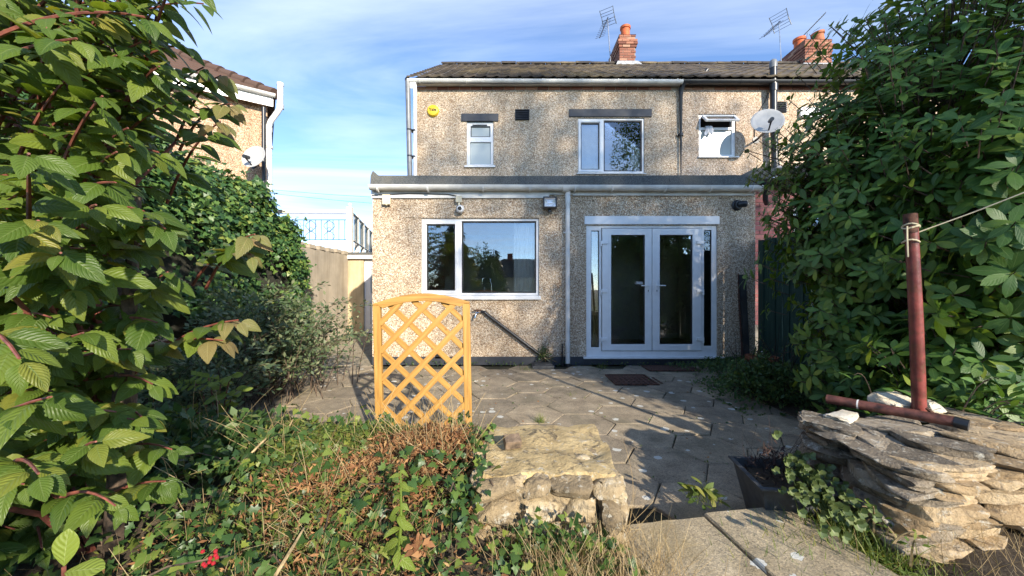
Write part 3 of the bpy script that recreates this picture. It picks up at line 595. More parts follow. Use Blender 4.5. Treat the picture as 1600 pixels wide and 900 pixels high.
# upper windows with painted lintels
w1 = window(house, (uw1[0], uw1[1], uw1[2], uw1[3]), [(X(735, UY), X(766, UY), Z(213, UY), Z(196, UY)), (X(734, UY), X(767, UY), Z(256, UY), Z(221, UY))], UY, (X(726, UY), X(774, UY), Z(262, UY), uw1[2]), (0,), {0: 'frosted_glass', 1: 'frosted_glass'})
part('vent', MB().box((X(738, UY), UY + .018, Z(195.5, UY)), (X(761, UY), UY + .03, Z(194, UY))), 'gasket', w1)
w2 = window(house, (uw2[0], uw2[1], uw2[2], uw2[3]), [(X(908, UY), X(937, UY), Z(264, UY), Z(191, UY)), (X(944, UY), X(1004, UY), Z(267, UY), Z(187, UY))], UY, (X(901, UY), X(1009, UY), Z(272.5, UY), uw2[2]), (0, 1))
part('sash', rectframe(MB(), X(904.5, UY), X(941, UY), Z(268, UY), Z(187, UY), 0.04, UY + 0.012, UY + 0.031), 'upvc', w2, 0.005)
for a, b, c, d in ((721, 779, 190, 178), (889, 1018, 183, 171)):
    part('lintel', MB().box((X(a, UY), UY - .025, Z(c, UY)), (X(b, UY), UY + .05, Z(d, UY))), 'slate_paint', house, 0.006)
def louvre(parent, px0, px1, py0, py1, Y):
    v = part('vent', MB().box((X(px0, Y), Y - .012, Z(py1, Y)), (X(px1, Y), Y - .001, Z(py0, Y))), 'black_plastic', parent)
    n = 6
    for k in range(n):
        z = Z(py1, Y) + (Z(py0, Y) - Z(py1, Y)) * (k + .2) / n
        part('slat', MB().box((X(px0, Y) + .006, -.004, -.016), (X(px1, Y) - .006, .004, .016), Matrix.Translation((0, Y - .025, z + .012)) @ Matrix.Rotation(R(-40), 4, 'X')), 'slate_paint', v)
louvre(house, 805, 827, 171, 188, UY)
# eaves
def brickmesh(l, h, dpt, seed, mat):
    r = random.Random(seed); mb = MB().box((-l / 2, -dpt / 2, -h / 2), (l / 2, dpt / 2, h / 2)); me = meshdata('brick', mb)
    bm = bmesh.new(); bm.from_mesh(me); bmesh.ops.bevel(bm, geom=bm.edges[:], offset=0.004, segments=1, affect='EDGES')
    for v in bm.verts: v.co += Vector((r.uniform(-.0015, .0015), r.uniform(-.002, .002), r.uniform(-.0015, .0015)))
    bm.to_mesh(me); bm.free(); me.materials.append(M[mat]); return me
bm_r = [brickmesh(.215, .065, .1, i, 'brick_red') for i in range(4)]; bm_h = [brickmesh(.102, .065, .1, i + 9, 'brick_red') for i in range(4)]
bm_p = [brickmesh(.215, .065, .1, i, 'brick_pink') for i in range(4)]; bm_ph = [brickmesh(.102, .065, .1, i, 'brick_pink') for i in range(3)]
def eaves_bricks(parent, x0, x1):
    b = part('brick_course', MB().box((x0, UY - .004, EZ - .075), (x1, UY + .2, EZ + 0.0)), 'mortar', parent)
    x = x0 + .11
    while x < x1 - .1:
        piece('brick', bm_r[int(x * 91) % 4], b, Matrix.Translation((x, UY + .036 + random.uniform(-.003, .003), EZ - .036))); x += .225
eaves_bricks(house, HX0, HX1)
part('fascia', MB().box((HX0 - .03, UY - .09, EZ + .0), (HX1 - .03, UY - .06, EZ + .13)).box((HX0 - .03, UY - .06, EZ + .002), (HX1 - .03, UY - .005, EZ + .02)), 'upvc_old', house)
GZ = Z(125, 1.35)
g2 = part('gutter', MB().gutter((HX0 - .10, 1.35, GZ), (HX1 - .03, 1.35, GZ - .02), 0.062), 'upvc_old', house, 0, True)
for px in (655, 728, 785, 847, 908, 964, 1016, 1056):
    u = X(px, 1.35); part('bracket', MB().gutter((u, 1.35, GZ - .006), (u + .02, 1.35, GZ - .006), 0.067), 'upvc_old', g2, 0, True)
px_ = X(649, 1.42); part('downpipe', MB().tube([(px_, 1.35, GZ - .05), (px_, 1.40, GZ - .22), (px_, 1.40, 2.9)], 0.04, 14), 'upvc', house, 0, True)
def tile_roof(parent, x0, x1, mat, verge=0.12):
    slope = Vector((0, RY - EY, RZ - (EZ + .06))); ln = slope.length; s = slope.normalized(); nn = Vector((0, -s.z, s.y))
    part('roof', MB().add([(x, y, z) for x in (x0, x1) for y, z in ((EY + .06, EZ + .03), (RY, RZ - .03), (RY, RZ - .14), (EY + .06, EZ - .03))], [(0, 1, 2, 3), (7, 6, 5, 4), (0, 4, 5, 1), (1, 5, 6, 2), (2, 6, 7, 3), (3, 7, 4, 0)]).add([(x0, RY + .01, RZ - .03), (x1, RY + .01, RZ - .03), (x1, 8.8, EZ + .03), (x0, 8.8, EZ + .03)], [(0, 1, 2, 3)]), mat, parent)
    pr = [(0, .003), (.05, .0), (.10, .002), (.14, .008), (.17, .019), (.20, .020), (.227, .006)]; k = len(pr)
    V = [(x, 0, z + .022) for x, z in pr] + [(x, .35, z - .0) for x, z in pr] + [(x, 0.0, z - .004) for x, z in pr]
    Fq = [(i, i + 1, k + i + 1, k + i) for i in range(k - 1)] + [(2 * k + i, 2 * k + i + 1, i + 1, i) for i in range(k - 1)]
    T = (np.array(V), np.array(Fq), np.zeros((3 * k, 2))); P = []; nrow = int(ln / 0.30) + 1
    for r_ in range(nrow):
        x = x0 + (0 if r_ % 2 else 0.15) * 0
        while x < x1 - .05:
            q = Vector((x, EY, EZ + .06)) + s * (r_ * 0.30) + nn * (0.01 + random.uniform(0, .005)); P.append(tuple(q)); x += 0.225
    Rm = np.array([[1, 0, 0], [0, s.y, nn.y], [0, s.z, nn.z]]); P = np.array(P); P = P[P[:, 1] < RY - .25]
    me_o = stuffpart('roof_tiles', T, P, np.repeat(Rm[None], len(P), 0), np.ones(len(P)), mat, parent); me_o.data.polygons.foreach_set('use_smooth', [False] * len(me_o.data.polygons))
    rt = MB(); n = 9
    ring = [(math.cos(math.pi * i / (n - 1)), math.sin(math.pi * i / (n - 1))) for i in range(n)]
    V = [(x, .13 * a, .11 * b) for x in (-.215, .215) for a, b in ring] + [(x, .115 * a, .095 * b) for x in (-.215, .215) for a, b in ring]
    rt.add(V, [(i, i + 1, n + i + 1, n + i) for i in range(n - 1)] + [(2 * n + i, i, i + 1, 2 * n + i + 1)[::-1] for i in range(n - 1)])
    me = meshdata('ridge_tile', rt, True); me.materials.append(M[mat]); x = x0 + .2
    while x < x1:
        piece('ridge_tile', me, parent, Matrix.Translation((x, RY, RZ - .03 + random.uniform(-.01, .01))) @ Matrix.Rotation(random.uniform(-.02, .02), 4, 'Y')); x += .44
tile_roof(house, HX0 - .10, HX1, 'roof_tile')
part('bargeboard', MB().add([(x, y, z) for x in (HX0 - .09, HX0 - .002) for y, z in ((EY + .05, EZ + .0), (RY, RZ - .145), (RY, RZ - .26), (EY + .05, EZ - .12))], [(0, 1, 2, 3), (7, 6, 5, 4), (0, 4, 5, 1), (1, 5, 6, 2), (2, 6, 7, 3), (3, 7, 4, 0)]), 'upvc_old', house)
def chimney(parent, x0, x1, y0, y1, z0, z1, pots, corbel):
    ch = part('chimney', MB().box((x0 + .012, y0 + .012, z0), (x1 - .012, y1 - .012, z1 - .01)), 'mortar', parent)
    n = int(round((z1 - z0) / .076))
    for c in range(n):
        z = z0 + .04 + c * .076; e = corbel(n - 1 - c)
        for face in ('f', 'l', 'r'):
            a0, a1 = ((x0 - e, x1 + e) if face == 'f' else (y0 - e + .103, y1 + e)); a = a0; first = True
            while a < a1 - .03:
                full = not (first and (c % 2) == (0 if face == 'f' else 1)); l = min(.215 if full else .102, a1 - a); first = False
                me = (bm_r if l > .15 else bm_h)[random.randrange(4)]; sx = l / (.215 if l > .15 else .102); ctr = a + l / 2
                if face == 'f': m4 = Matrix.Translation((ctr, y0 - e + .05, z)) @ Matrix.Diagonal((sx, 1, 1, 1))
                else: m4 = Matrix.Translation((x0 - e + .05 if face == 'l' else x1 + e - .05, ctr, z)) @ Matrix.Rotation(R(90), 4, 'Z') @ Matrix.Diagonal((sx, 1, 1, 1))
                piece('brick', me, ch, m4); a += l + .010
    zt = z0 + n * .076
    part('flaunching', MB().add([(x0 - .01, y0 - .01, zt - .006), (x1 + .01, y0 - .01, zt - .006), (x1 + .01, y1 + .01, zt - .006), (x0 - .01, y1 + .01, zt - .006), (x0 + .14, y0 + .14, zt + .07), (x1 - .14, y0 + .14, zt + .07), (x1 - .14, y1 - .14, zt + .07), (x0 + .14, y1 - .14, zt + .07)], [(0, 1, 5, 4), (1, 2, 6, 5), (2, 3, 7, 6), (3, 0, 4, 7), (4, 5, 6, 7)]), 'mortar', ch)
    part('flashing', MB().add([(x0 - .12, y0 - .09, z0 - .08), (x1 + .16, y0 - .09, z0 - .08), (x1 + .06, y0 - .012, z0 + .07), (x0 - .05, y0 - .012, z0 + .07), (x0 - .12, y1, z0 - .08), (x0 - .05, y1, z0 + .07), (x1 + .16, y1, z0 - .08), (x1 + .06, y1, z0 + .07)], [(0, 1, 2, 3), (0, 3, 5, 4), (1, 6, 7, 2)]), 'lead', ch)
    for (px, py, h, r, tilt, mt) in pots:
        part('chimney_pot', MB().lathe((px, py, zt - .02), [(r * .95, 0), (r * 1.0, h * .2), (r * .93, h * .8), (r * 1.12, h * .84), (r * 1.12, h), (r * .9, h), (r * .85, h * .5)], 22, Vector((tilt, 0, 1)).normalized()), mt, ch, 0, True)
chimney(house, X(968, 4.7), X(993.5, 4.7), 4.7, 5.9, 7.72, 8.56, [(X(977, 4.95), 4.95, .40, .135, 0, 'pot_orange')], lambda k: (.0, .0, .045, .045, .022)[k] if k < 5 else 0)

# ---------------------------------------------------------------- neighbour to the right
nb = thing('terraced_house', 'right hand attached house with black gutter and small top hung upstairs window', 'house', (6.5, 1.0, 0))
NX1 = 10.6
nw = (X(1092, UY), X(1150, UY), Z(244, UY), Z(178, UY))
part('upper_wall', MB().plate(HX1 + .001, NX1, 2.75, EZ - .075, [nw], UY, UY + .24), 'pebbledash_pink', nb)
part('upper_floor', MB().box((HX1 + .005, UY + .245, 2.72), (NX1, 8.4, 2.8)).box((NX1 - .2, UY + .245, 0), (NX1, 8.5, EZ)).box((HX1 + .005, 4.4, 2.8), (NX1 - .2, 4.5, EZ)).box((HX1 + .005, 8.4, 0), (NX1 - .2, 8.5, EZ)), 'grey_room', nb)
eaves_bricks(nb, HX1 + .002, NX1)
part('fascia', MB().box((HX1 - .028, UY - .09, EZ), (NX1, UY - .06, EZ + .13)).box((HX1 - .028, UY - .06, EZ + .002), (NX1, UY - .005, EZ + .02)), 'black_plastic', nb)
g3 = part('gutter', MB().gutter((HX1 - .027, 1.35, GZ - .02), (NX1, 1.35, GZ - .03), 0.062), 'black_plastic', nb, 0, True)
for k in range(7): part('bracket', MB().gutter((HX1 + .1 + k, 1.35, GZ - .024), (HX1 + .12 + k, 1.35, GZ - .024), 0.067), 'black_plastic', g3, 0, True)
tile_roof(nb, HX1 + .002, NX1, 'roof_tile')
chimney(nb, X(1258, 4.7), X(1300, 4.7), 4.7, 5.75, 7.66, 8.42, [(X(1247, 5.35) + .05, 5.35, .46, .15, -.03, 'pot_orange'), (X(1280, 5.0), 5.0, .40, .15, -.13, 'terracotta')], lambda k: (.0, .012, .045, .03, .015)[k] if k < 5 else 0)
bx_ = X(1064, 1.44)
bp = part('downpipe', MB().tube([(bx_ + .02, 1.35, GZ - .06), (bx_, 1.44, GZ - .22), (bx_, 1.44, 2.95)], 0.036, 14), 'black_plastic', nb, 0, True)
part('collar', MB().tube([(bx_, 1.44, Z(212, 1.44)), (bx_, 1.44, Z(208, 1.44))], 0.043, 14), 'black_plastic', bp); part('collar', MB().tube([(bx_, 1.44, Z(147, 1.44)), (bx_, 1.44, Z(137, 1.44))], 0.043, 14), 'black_plastic', bp); part('clip', MB().box((bx_ - .07, 1.46, Z(211, 1.44)), (bx_ + .07, 1.499, Z(209, 1.44))), 'black_plastic', bp)
sx_ = X(1209, 1.36)
so = part('soil_pipe', MB().tube([(sx_ - .01, 1.36, Z(100, 1.36)), (sx_, 1.36, Z(190, 1.36)), (sx_ + .03, 1.36, Z(262, 1.36)), (sx_ + .03, 1.36, 2.9)], 0.062, 16), 'black_plastic', nb, 0, True)
part('vent_cap', MB().lathe((sx_ - .01, 1.36, Z(100, 1.36)), [(.07, -.08), (.07, .02), (.055, .07), (.02, .095)], 16), 'grey_pipe', so, 0, True)
part('collar', MB().tube([(sx_, 1.36, Z(143, 1.36)), (sx_, 1.36, Z(132, 1.36))], 0.074, 16), 'black_plastic', so, 0, True); part('collar', MB().tube([(sx_ + .03, 1.36, Z(262, 1.36)), (sx_ + .03, 1.36, Z(255, 1.36))], 0.074, 16), 'black_plastic', so, 0, True)
part('waste_spout', MB().tube([(sx_ + .03, 1.33, Z(261, 1.3)), (sx_ + .05, .60, Z(262, .6)), (X(1203, .1), 0.05, Z(281, 0.1))], 0.030, 12), 'upvc', nb, 0, True)
part('roof_vent', MB().tube([(X(1098, 2.4), 2.4, Z(127, 2.4)), (X(1101, 2.4), 2.4, Z(114, 2.4)), (X(1105, 2.4), 2.4, Z(109, 2.4))], .045, 12), 'black_plastic', nb, 0, True)
louvre(nb, 1212, 1229, 159, 176, UY)
nwin = window(nb, nw, [(X(1096, UY), X(1145, UY), Z(198, UY), Z(182, UY)), (X(1096, UY), X(1145, UY), Z(241, UY), Z(202, UY))], UY, (X(1090, UY), X(1153, UY), Z(247, UY), nw[2]), (), {1: 'frosted_glass'})
hz_ = Z(181, UY); vh = Matrix.Translation((0, UY - .045, hz_)) @ Matrix.Rotation(R(-44), 4, 'X')
vs_ = part('sash', MB().plate(X(1095, UY), X(1146.5, UY), -.235, 0, [(X(1095, UY) + .045, X(1146.5, UY) - .045, -.195, -.04)], 0, .04, vh), 'upvc', nwin, .004)
part('pane', MB().box((X(1095, UY) + .045, .015, -.195), (X(1146.5, UY) - .045, .021, -.04), vh), 'glass', vs_)
bpy.data.objects.remove([c for c in nwin.children if c.name.startswith('pane')][0])
# its ground floor: pink brick return, felt roof edge
NY = 0.3
bw = part('brick_wall', MB().plate(EX1 + .03, 8.0, 0, 2.93, [(X(1240, NY), X(1240, NY) + 1.3, 1.2, Z(330, NY))], NY + .012, NY + .2), 'mortar', nb)
for c in range(8, 39):
    z = .04 + c * .0765; x = EX1 + .05 - (0.11 if c % 2 else 0)
    while x < X(1240, NY) - .02 or (z > Z(330, NY) + .04 and x < 5.3):
        x0 = max(x, EX1 + .04); x1 = x + .215
        if z < Z(330, NY) + .04: x1 = min(x1, X(1240, NY) - .004)
        if x1 - x0 > .04: piece('brick', (bm_p if x1 - x0 > .14 else bm_ph)[random.randrange(3)], bw, Matrix.Translation(((x0 + x1) / 2, NY + .05 + random.uniform(-.002, .002), z)) @ Matrix.Diagonal(((x1 - x0) / (.215 if x1 - x0 > .14 else .102), 1, 1, 1)))
        x += .226
window(nb, (X(1240, NY), X(1240, NY) + 1.3, 1.2, Z(330, NY)), [(X(1240, NY) + .07, X(1240, NY) + 1.23, 1.27, Z(330, NY) - .07)], NY + .02)
part('roof_felt', MB().prism([(X(1160, .12), Z(275, .12)), (X(1166, .12), Z(270, .12)), (X(1180, .12), Z(262.5, .12)), (8.2, Z(262.5, .12)), (8.2, Z(279, .12)), (X(1187, .12), Z(279, .12))], 0.12, .35).box((EX1 + .02, .36, 2.98), (8.2, UY, 3.1)), 'roof_felt', nb)
part('fascia', MB().box((EX1 + .02, .16, Z(291, .16)), (8.2, .29, Z(279.5, .16))), 'black_plastic', nb)
part('gutter', MB().tube([(X(1196, .05), .05, Z(283, .05)), (X(1196, .12), .12, Z(312, .12)), (X(1198, .2), .2, Z(318, .2))], .04, 10).gutter((EX1 + .06, .07, Z(280, .07)), (8.2, .07, Z(281, .07)), .06), 'black_plastic', nb, 0, True)

# ---------------------------------------------------------------- house across the passage on the left
lh = thing('detached_house', 'warm pink pebbledashed house with white eaves behind the ivy hedge on the left', 'house', (-7.0, 2.5, 0))
c0 = Vector((-5.28, 2.02, 0)); ux = Vector((-.83, -.56, 0)).normalized(); uy = Vector((ux.y, -ux.x, 0))
if uy.y < 0: uy = -uy
LZ = 5.22
def lp(a, b, z): return c0 + ux * a + uy * b + Vector((0, 0, z))
def lbox(mb, a0, a1, b0, b1, z0, z1): return mb.add([lp(a, b, z) for z in (z0, z1) for b in (b0, b1) for a in (a0, a1)], [(0, 2, 3, 1), (4, 5, 7, 6), (0, 1, 5, 4), (2, 6, 7, 3), (0, 4, 6, 2), (1, 3, 7, 5)])
part('wall', lbox(MB(), 0, 5.5, 0, 7, 0, LZ), 'pebbledash_warm', lh)
part('fascia', lbox(MB(), -.10, 5.6, -.20, -.17, LZ - .12, LZ + .13), 'upvc', lh)
part('soffit', lbox(MB(), -.10, 5.6, -.168, -.002, LZ + .0, LZ + .015), 'slate_paint', lh)
part('gutter', MB().gutter(lp(-.14, -.25, LZ + .12), lp(5.6, -.25, LZ + .12), .062), 'upvc_old', lh, 0, True)
ap = lp(2.75, 2.8, LZ + 2.05); ap2 = lp(2.75, 4.4, LZ + 2.05); cs = [lp(-.15, -.22, LZ + .12), lp(5.65, -.22, LZ + .12), lp(5.65, 7.2, LZ + .12), lp(-.15, 7.2, LZ + .12)]
part('roof', MB().add(cs + [ap, ap2], [(0, 1, 4), (1, 2, 5, 4), (2, 3, 5), (3, 0, 4, 5), (0, 3, 2, 1)]), 'roof_tile_red', lh)
for a, b in ((cs[0], ap),):
    me = None
    dr = (b - a); nseg = int(dr.length / .38)
    for k in range(nseg):
        p = a + dr * ((k + .1) / nseg); q = a + dr * ((k + 1.02) / nseg)
        part('hip_tile', MB().tube([p + Vector((0, 0, .02)), q + Vector((0, 0, .0))], [.12, .105], 10), 'roof_tile_red', lh, 0, True)
def courses(parent, A, B, C, n, mat):      # tile courses over a triangular hip face: A-B eave, C apex
    for k in range(n):
        t0, t1 = k / n, (k + 1.02) / n
        if t1 >= 1: break
        p0, p1 = A.lerp(C, t0), B.lerp(C, t0); q0, q1 = A.lerp(C, t1), B.lerp(C, t1); up = Vector((0, 0, .045)); lo = Vector((0, 0, .01))
        o = part('tile_course', MB().add([p0 + up, p1 + up, q1 + lo, q0 + lo, p0 + lo, p1 + lo], [(0, 1, 2, 3), (4, 5, 1, 0)]), mat, parent)
courses(lh, cs[0], cs[1], ap, 12, 'roof_tile_red')
sp_ = [D(421, 300, 7.9), D(420, 198, 7.85), D(423, 190, 7.85), D(434, 175, 7.8), D(438, 168, 7.8), D(438, 131, 7.8)]
sv = part('soil_pipe', MB().tube(sp_, .056, 14), 'upvc', lh, 0, True)
for a, b in (((438, 163), (438, 170)), ((420, 206), (420, 199)), ((421, 232), (421, 228)), ((438, 134), (438, 130))):
    part('collar', MB().tube([D(*a, 7.83 if a[0] > 430 else 7.87), D(*b, 7.83 if a[0] > 430 else 7.87)], .068, 14), 'upvc_old', sv, 0, True)
part('downpipe', MB().tube([D(412, 168, 7.75), D(412, 330, 7.75)], .04, 12), 'black_plastic', lh, 0, True)

# ---------------------------------------------------------------- garage, side wall, railing at the end of the passage
GY = 4.0
ga = thing('garage', 'cream rendered outbuilding with white door at the end of the side passage', 'garage', (-3.4, 4.3, 0))
part('wall', MB().plate(-4.55, -1.98, 0, 2.10, [(X(568, GY), X(568, GY) + .85, 0.0, Z(405, GY))], GY, GY + .2).box((-4.55, GY + .205, 0), (-4.35, 8, 2.1)), 'render_cream', ga)
part('fascia', MB().box((-4.5, GY - .09, 2.02), (-1.98, GY - .005, 2.13)), 'upvc_old', ga, .004)
part('roof_felt', MB().box((-4.6, GY - .12, 2.14), (-1.98, 8.2, 2.19)), 'roof_felt', ga)
gd = part('door', MB().plate(X(568, GY) + .003, X(568, GY) + .847, .02, Z(405, GY) - .003, [(X(568, GY) + .17, X(568, GY) + .68, 1.1, 1.75), (X(568, GY) + .17, X(568, GY) + .68, .25, .9)], GY + .05, GY + .10), 'upvc', ga, .005)
part('panel', MB().box((X(568, GY) + .172, GY + .07, .252), (X(568, GY) + .678, GY + .09, .898)), 'upvc', gd); pane(gd, X(568, GY) + .17, X(568, GY) + .68, 1.1, 1.75, GY + .075, 'frosted_glass')
gwl = thing('garden_wall', 'tall rendered boundary wall with mortar coping running along the side passage', 'wall', (-4.5, 1.8, 0))
part('wall', MB().box((-4.62, -0.5, 0), (-4.40, 3.95, 2.12)), 'render_grey', gwl)
cm = rock_mesh('coping_stone', 5, .05, True, 'render_grey')
for k in range(11): piece('coping_stone', cm, gwl, Matrix.Translation((-4.51, -0.3 + k * .41, 2.16 + random.uniform(-.01, .02))) @ Matrix.Diagonal((.30, .40, .09, 1)))
rl = thing('balcony_railing', 'white timber railing with dark wrought iron panels above the garage', 'railing', (-4.3, 4.4, 2.2))
p0 = Vector((-4.42, 4.12, 0)); pz0, pz1 = 2.2, Z(324, 4.12)
def post(x, y, top, r=.07): return part('post', MB().box((x - r, y - r, pz0 - .0), (x + r, y + r, top)), 'light_paint', rl, .006)
post(-4.42, 4.12, pz1)
part('finial', MB().lathe((-4.42, 4.12, pz1), [(.05, 0), (.03, .02), (.055, .06), (.045, .10), (.01, .12)], 14), 'light_paint', rl, 0, True)
part('rail', MB().box((-6.4, 4.08, pz1 - .17), (-4.49, 4.16, pz1 - .07)), 'light_paint', rl, .005)
part('rail', MB().box((-6.4, 4.07, 2.55 - .35), (-4.49, 4.17, 2.55 - .27)), 'light_paint', rl, .005)
ir = MB()
for k in range(9): ir.tube([(-4.56 - k * .16, 4.12, pz1 - .34), (-4.56 - k * .16, 4.12, pz1 - .88)], .009, 6)
ir.tube([(-6.3, 4.12, pz1 - .34), (-4.49, 4.12, pz1 - .34)], .011, 6).tube([(-6.3, 4.12, pz1 - .88), (-4.49, 4.12, pz1 - .88)], .011, 6)
for k in range(3):
    cx = -4.98 - k * .5
    for s in (-1, 1): ir.tube([(cx + s * .15 * math.sin(t * .55), 4.115, pz1 - .36 - t * .05) for t in range(11)], .008, 6)
    ir.tube([(cx + .06 * math.cos(t * .6), 4.112, pz1 - .61 + .06 * math.sin(t * .6)) for t in range(11)], .007, 6)
part('iron_panel', ir, 'ironwork', rl)
for k in range(1, 5):
    post(-4.42 - k * .22, 4.12 + k * .97, pz1 - .03 - k * .0, .055)
part('rail', MB().tube([(-4.40, 4.16, pz1 - .12), (-5.32, 8.1, pz1 - .12)], .045, 4), 'light_paint', rl); part('rail', MB().tube([(-4.38, 4.2, 2.55), (-5.32, 8.1, 2.55)], .035, 4), 'light_paint', rl)
ir2 = MB()
for k in range(26): 
    t = k / 26; a = Vector((-4.39, 4.2, 0)).lerp(Vector((-5.32, 8.1, 0)), t); ir2.tube([(a.x, a.y, 2.55), (a.x, a.y, pz1 - .13)], .009, 5)
part('iron_panel', ir2, 'ironwork', rl)
for i, (a, b) in enumerate((((440, 304), (600, 319)), ((430, 297), (600, 309)))):
    solo('overhead_wire', MB().tube([D(a[0] - 260, a[1] - 24, 30), D(a[0] - 80, a[1] - 8, 30), D(*a, 30), D((a[0] + b[0]) / 2, (a[1] + b[1]) / 2 + 1, 30), D(*b, 30), D(b[0] + 300, b[1] + 20, 30)], .014, 5), 'cable', ('lower' if i == 0 else 'upper') + ' of two overhead wires crossing the sky beside the extension', 'wire', D(440, 304, 30))

# ================================================================ THINGS ON AND BY THE HOUSE
# alarm box
al = thing('alarm_box', 'round yellow burglar alarm box high on the pebbledash by the white downpipe', 'alarm', (X(677, UY), UY, Z(182, UY)))
ac = Vector((X(677, UY), UY - .001, Z(174, UY)))
part('cover', MB().lathe(ac, [(.118, 0), (.118, .03), (.10, .055), (.06, .065), (.01, .067)], 28, Vector((0, -1, 0))), 'yellow_plastic', al, 0, True)
tm = textmesh('Yale', .082); tm.materials.append(M['gasket'])
piece('lettering', tm, al, Matrix.Translation(ac + Vector((0, -.068, .005))) @ Matrix.Rotation(R(90), 4, 'X'))
# junction box, camera, floodlight
solo('junction_box', MB().box((X(598, -.04), -.075, Z(320, -.04)), (X(610.5, -.04), -.036, Z(304.5, -.04))).tube([(X(604, -.05), -.055, Z(321, -.05)), (X(604, -.05), -.055, Z(319.5, -.05))], .018, 10), 'cream_plastic', 'small cream junction box under the left end of the extension gutter', 'junction box', (X(604, 0), -.036, Z(320, 0)), .006)
scm = thing('security_camera', 'white ball security camera on a small bracket above the kitchen window', 'camera', (X(718, 0), 0, Z(320, 0)))
part('mount', MB().box((X(713, 0), -.075, Z(317.5, 0)), (X(722.5, 0), -.036, Z(308, 0))).tube([(X(718, 0), -.055, Z(318, 0)), (X(718, 0), -.06, Z(322, 0))], .02, 10), 'cream_plastic', scm, .005)
cc = Vector((X(718.5, -.07), -.07, Z(326, -.07))); part('body', MB().lathe(cc + Vector((0, .06, 0)), [(.01, 0), (.04, .008), (.058, .03), (.066, .06), (.060, .09), (.045, .115), (.03, .12)], 22, Vector((.1, -1, -.1)).normalized()), 'upvc', scm, 0, True)
part('lens', MB().lathe(cc + Vector((.006, -.055, -.006)), [(.032, 0), (.030, .012), (.005, .014)], 18, Vector((.1, -1, -.1)).normalized()), 'gasket', scm, 0, True)
solo('cable', MB().tube([(X(581, -.04), -.045, Z(305, -.04)), (X(597, -.05), -.05, Z(304, -.05)), (X(640, -.05), -.05, Z(302, -.05)), (X(700, -.05), -.05, Z(303.5, -.05)), (X(713, -.05), -.05, Z(306, -.05)), (X(717, -.06), -.06, Z(309, -.06))], .006, 6), 'cable', 'thin dark cable sagging along the fascia from junction box to camera', 'cable', (X(581, 0), -.045, Z(305, 0)))
fl = thing('floodlight', 'square floodlight with black frame and bright reflector beside the downpipe', 'floodlight', (X(859, 0), 0, Z(330, 0)))
fx0, fx1, fz0_, fz1_ = X(848.5, -.1), X(869.5, -.1), Z(327, -.1), Z(308.5, -.1)
ftilt = Matrix.Translation((0, -.10, fz1_)) @ Matrix.Rotation(R(-14), 4, 'X') @ Matrix.Translation((0, .10, -fz1_))
part('housing', MB().plate(fx0, fx1, fz0_, fz1_, [(fx0 + .018, fx1 - .018, fz0_ + .016, fz1_ - .016)], -.135, -.05, ftilt).box((fx0 + .01, -.049, fz0_ + .01), (fx1 - .01, -.03, fz1_ - .01), ftilt), 'black_plastic', fl, .004)
part('reflector', MB().add([ftilt @ Vector(v) for v in [(fx0 + .02, -.125, fz0_ + .018), (fx1 - .02, -.125, fz0_ + .018), (fx1 - .02, -.125, fz1_ - .018), (fx0 + .02, -.125, fz1_ - .018), (fx0 + .07, -.07, fz0_ + .06), (fx1 - .07, -.07, fz0_ + .06), (fx1 - .07, -.07, fz1_ - .06), (fx0 + .07, -.07, fz1_ - .06)]], [(0, 1, 5, 4), (1, 2, 6, 5), (2, 3, 7, 6), (3, 0, 4, 7), (4, 5, 6, 7)]), 'lamp_reflector', fl)
part('tube', MB().tube([ftilt @ Vector((fx0 + .05, -.09, (fz0_ + fz1_) / 2)), ftilt @ Vector((fx1 - .05, -.09, (fz0_ + fz1_) / 2))], .008, 8), 'upvc', fl)
part('arm', MB().box(((fx0 + fx1) / 2 - .02, -.045, Z(317, -.05)), ((fx0 + fx1) / 2 + .02, -.001, Z(312, -.05))), 'black_plastic', fl)
part('sensor', MB().lathe(((fx0 + fx1) / 2, -.08, Z(332, -.08)), [(.02, 0), (.03, .01), (.03, .035), (.02, .045)], 14), 'black_plastic', fl, 0, True)
# vent elbow by the doors
ve = Vector((X(1151, 0), 0, Z(321, 0)))
solo('vent_outlet', MB().lathe(ve, [(.085, 0), (.085, .02), (.065, .03), (.062, .08)], 20, Vector((0, -1, 0))).tube([ve + Vector((0, -.07, 0)), ve + Vector((.03, -.10, 0)), ve + Vector((.085, -.10, 0))], .05, 16), 'black_plastic', 'round black vent elbow on the wall above the right end of the doors', 'vent', ve, 0, True)
# tap with diagonal waste pipe, gully box, thin standpipe, air brick
tp = thing('garden_tap', 'brass garden tap on the wall below the kitchen window', 'tap', (X(748, -.05), 0, Z(492, 0)))
part('body', MB().tube([(X(752, 0), 0, Z(488, 0)), (X(748, -.06), -.06, Z(488, -.06)), (X(744, -.11), -.10, Z(489, -.1)), (X(742, -.11), -.11, Z(497, -.1))], .016, 10), 'chrome', tp, 0, True)
part('handle', MB().tube([(X(746, -.07), -.07, Z(487, 0)), (X(746, -.07), -.07, Z(483, 0))], .008, 8).box((X(740, -.07), -.078, Z(485.5, 0)), (X(752, -.07), -.062, Z(483.5, 0))), 'rust', tp)
solo('waste_pipe', MB().tube([(X(752, 0), 0, Z(487, 0)), (X(758, -.05), -.05, Z(488, -.05)), (X(763, -.05), -.05, Z(493, -.05)), (X(862, -.06), -.06, Z(568, -.06)), (X(867, -.06), -.07, Z(575, -.06))], .027, 12), 'black_plastic', 'black waste pipe slanting down the wall under the kitchen window to the drain', 'pipe', (X(862, 0), -.06, 0.03), 0, True)
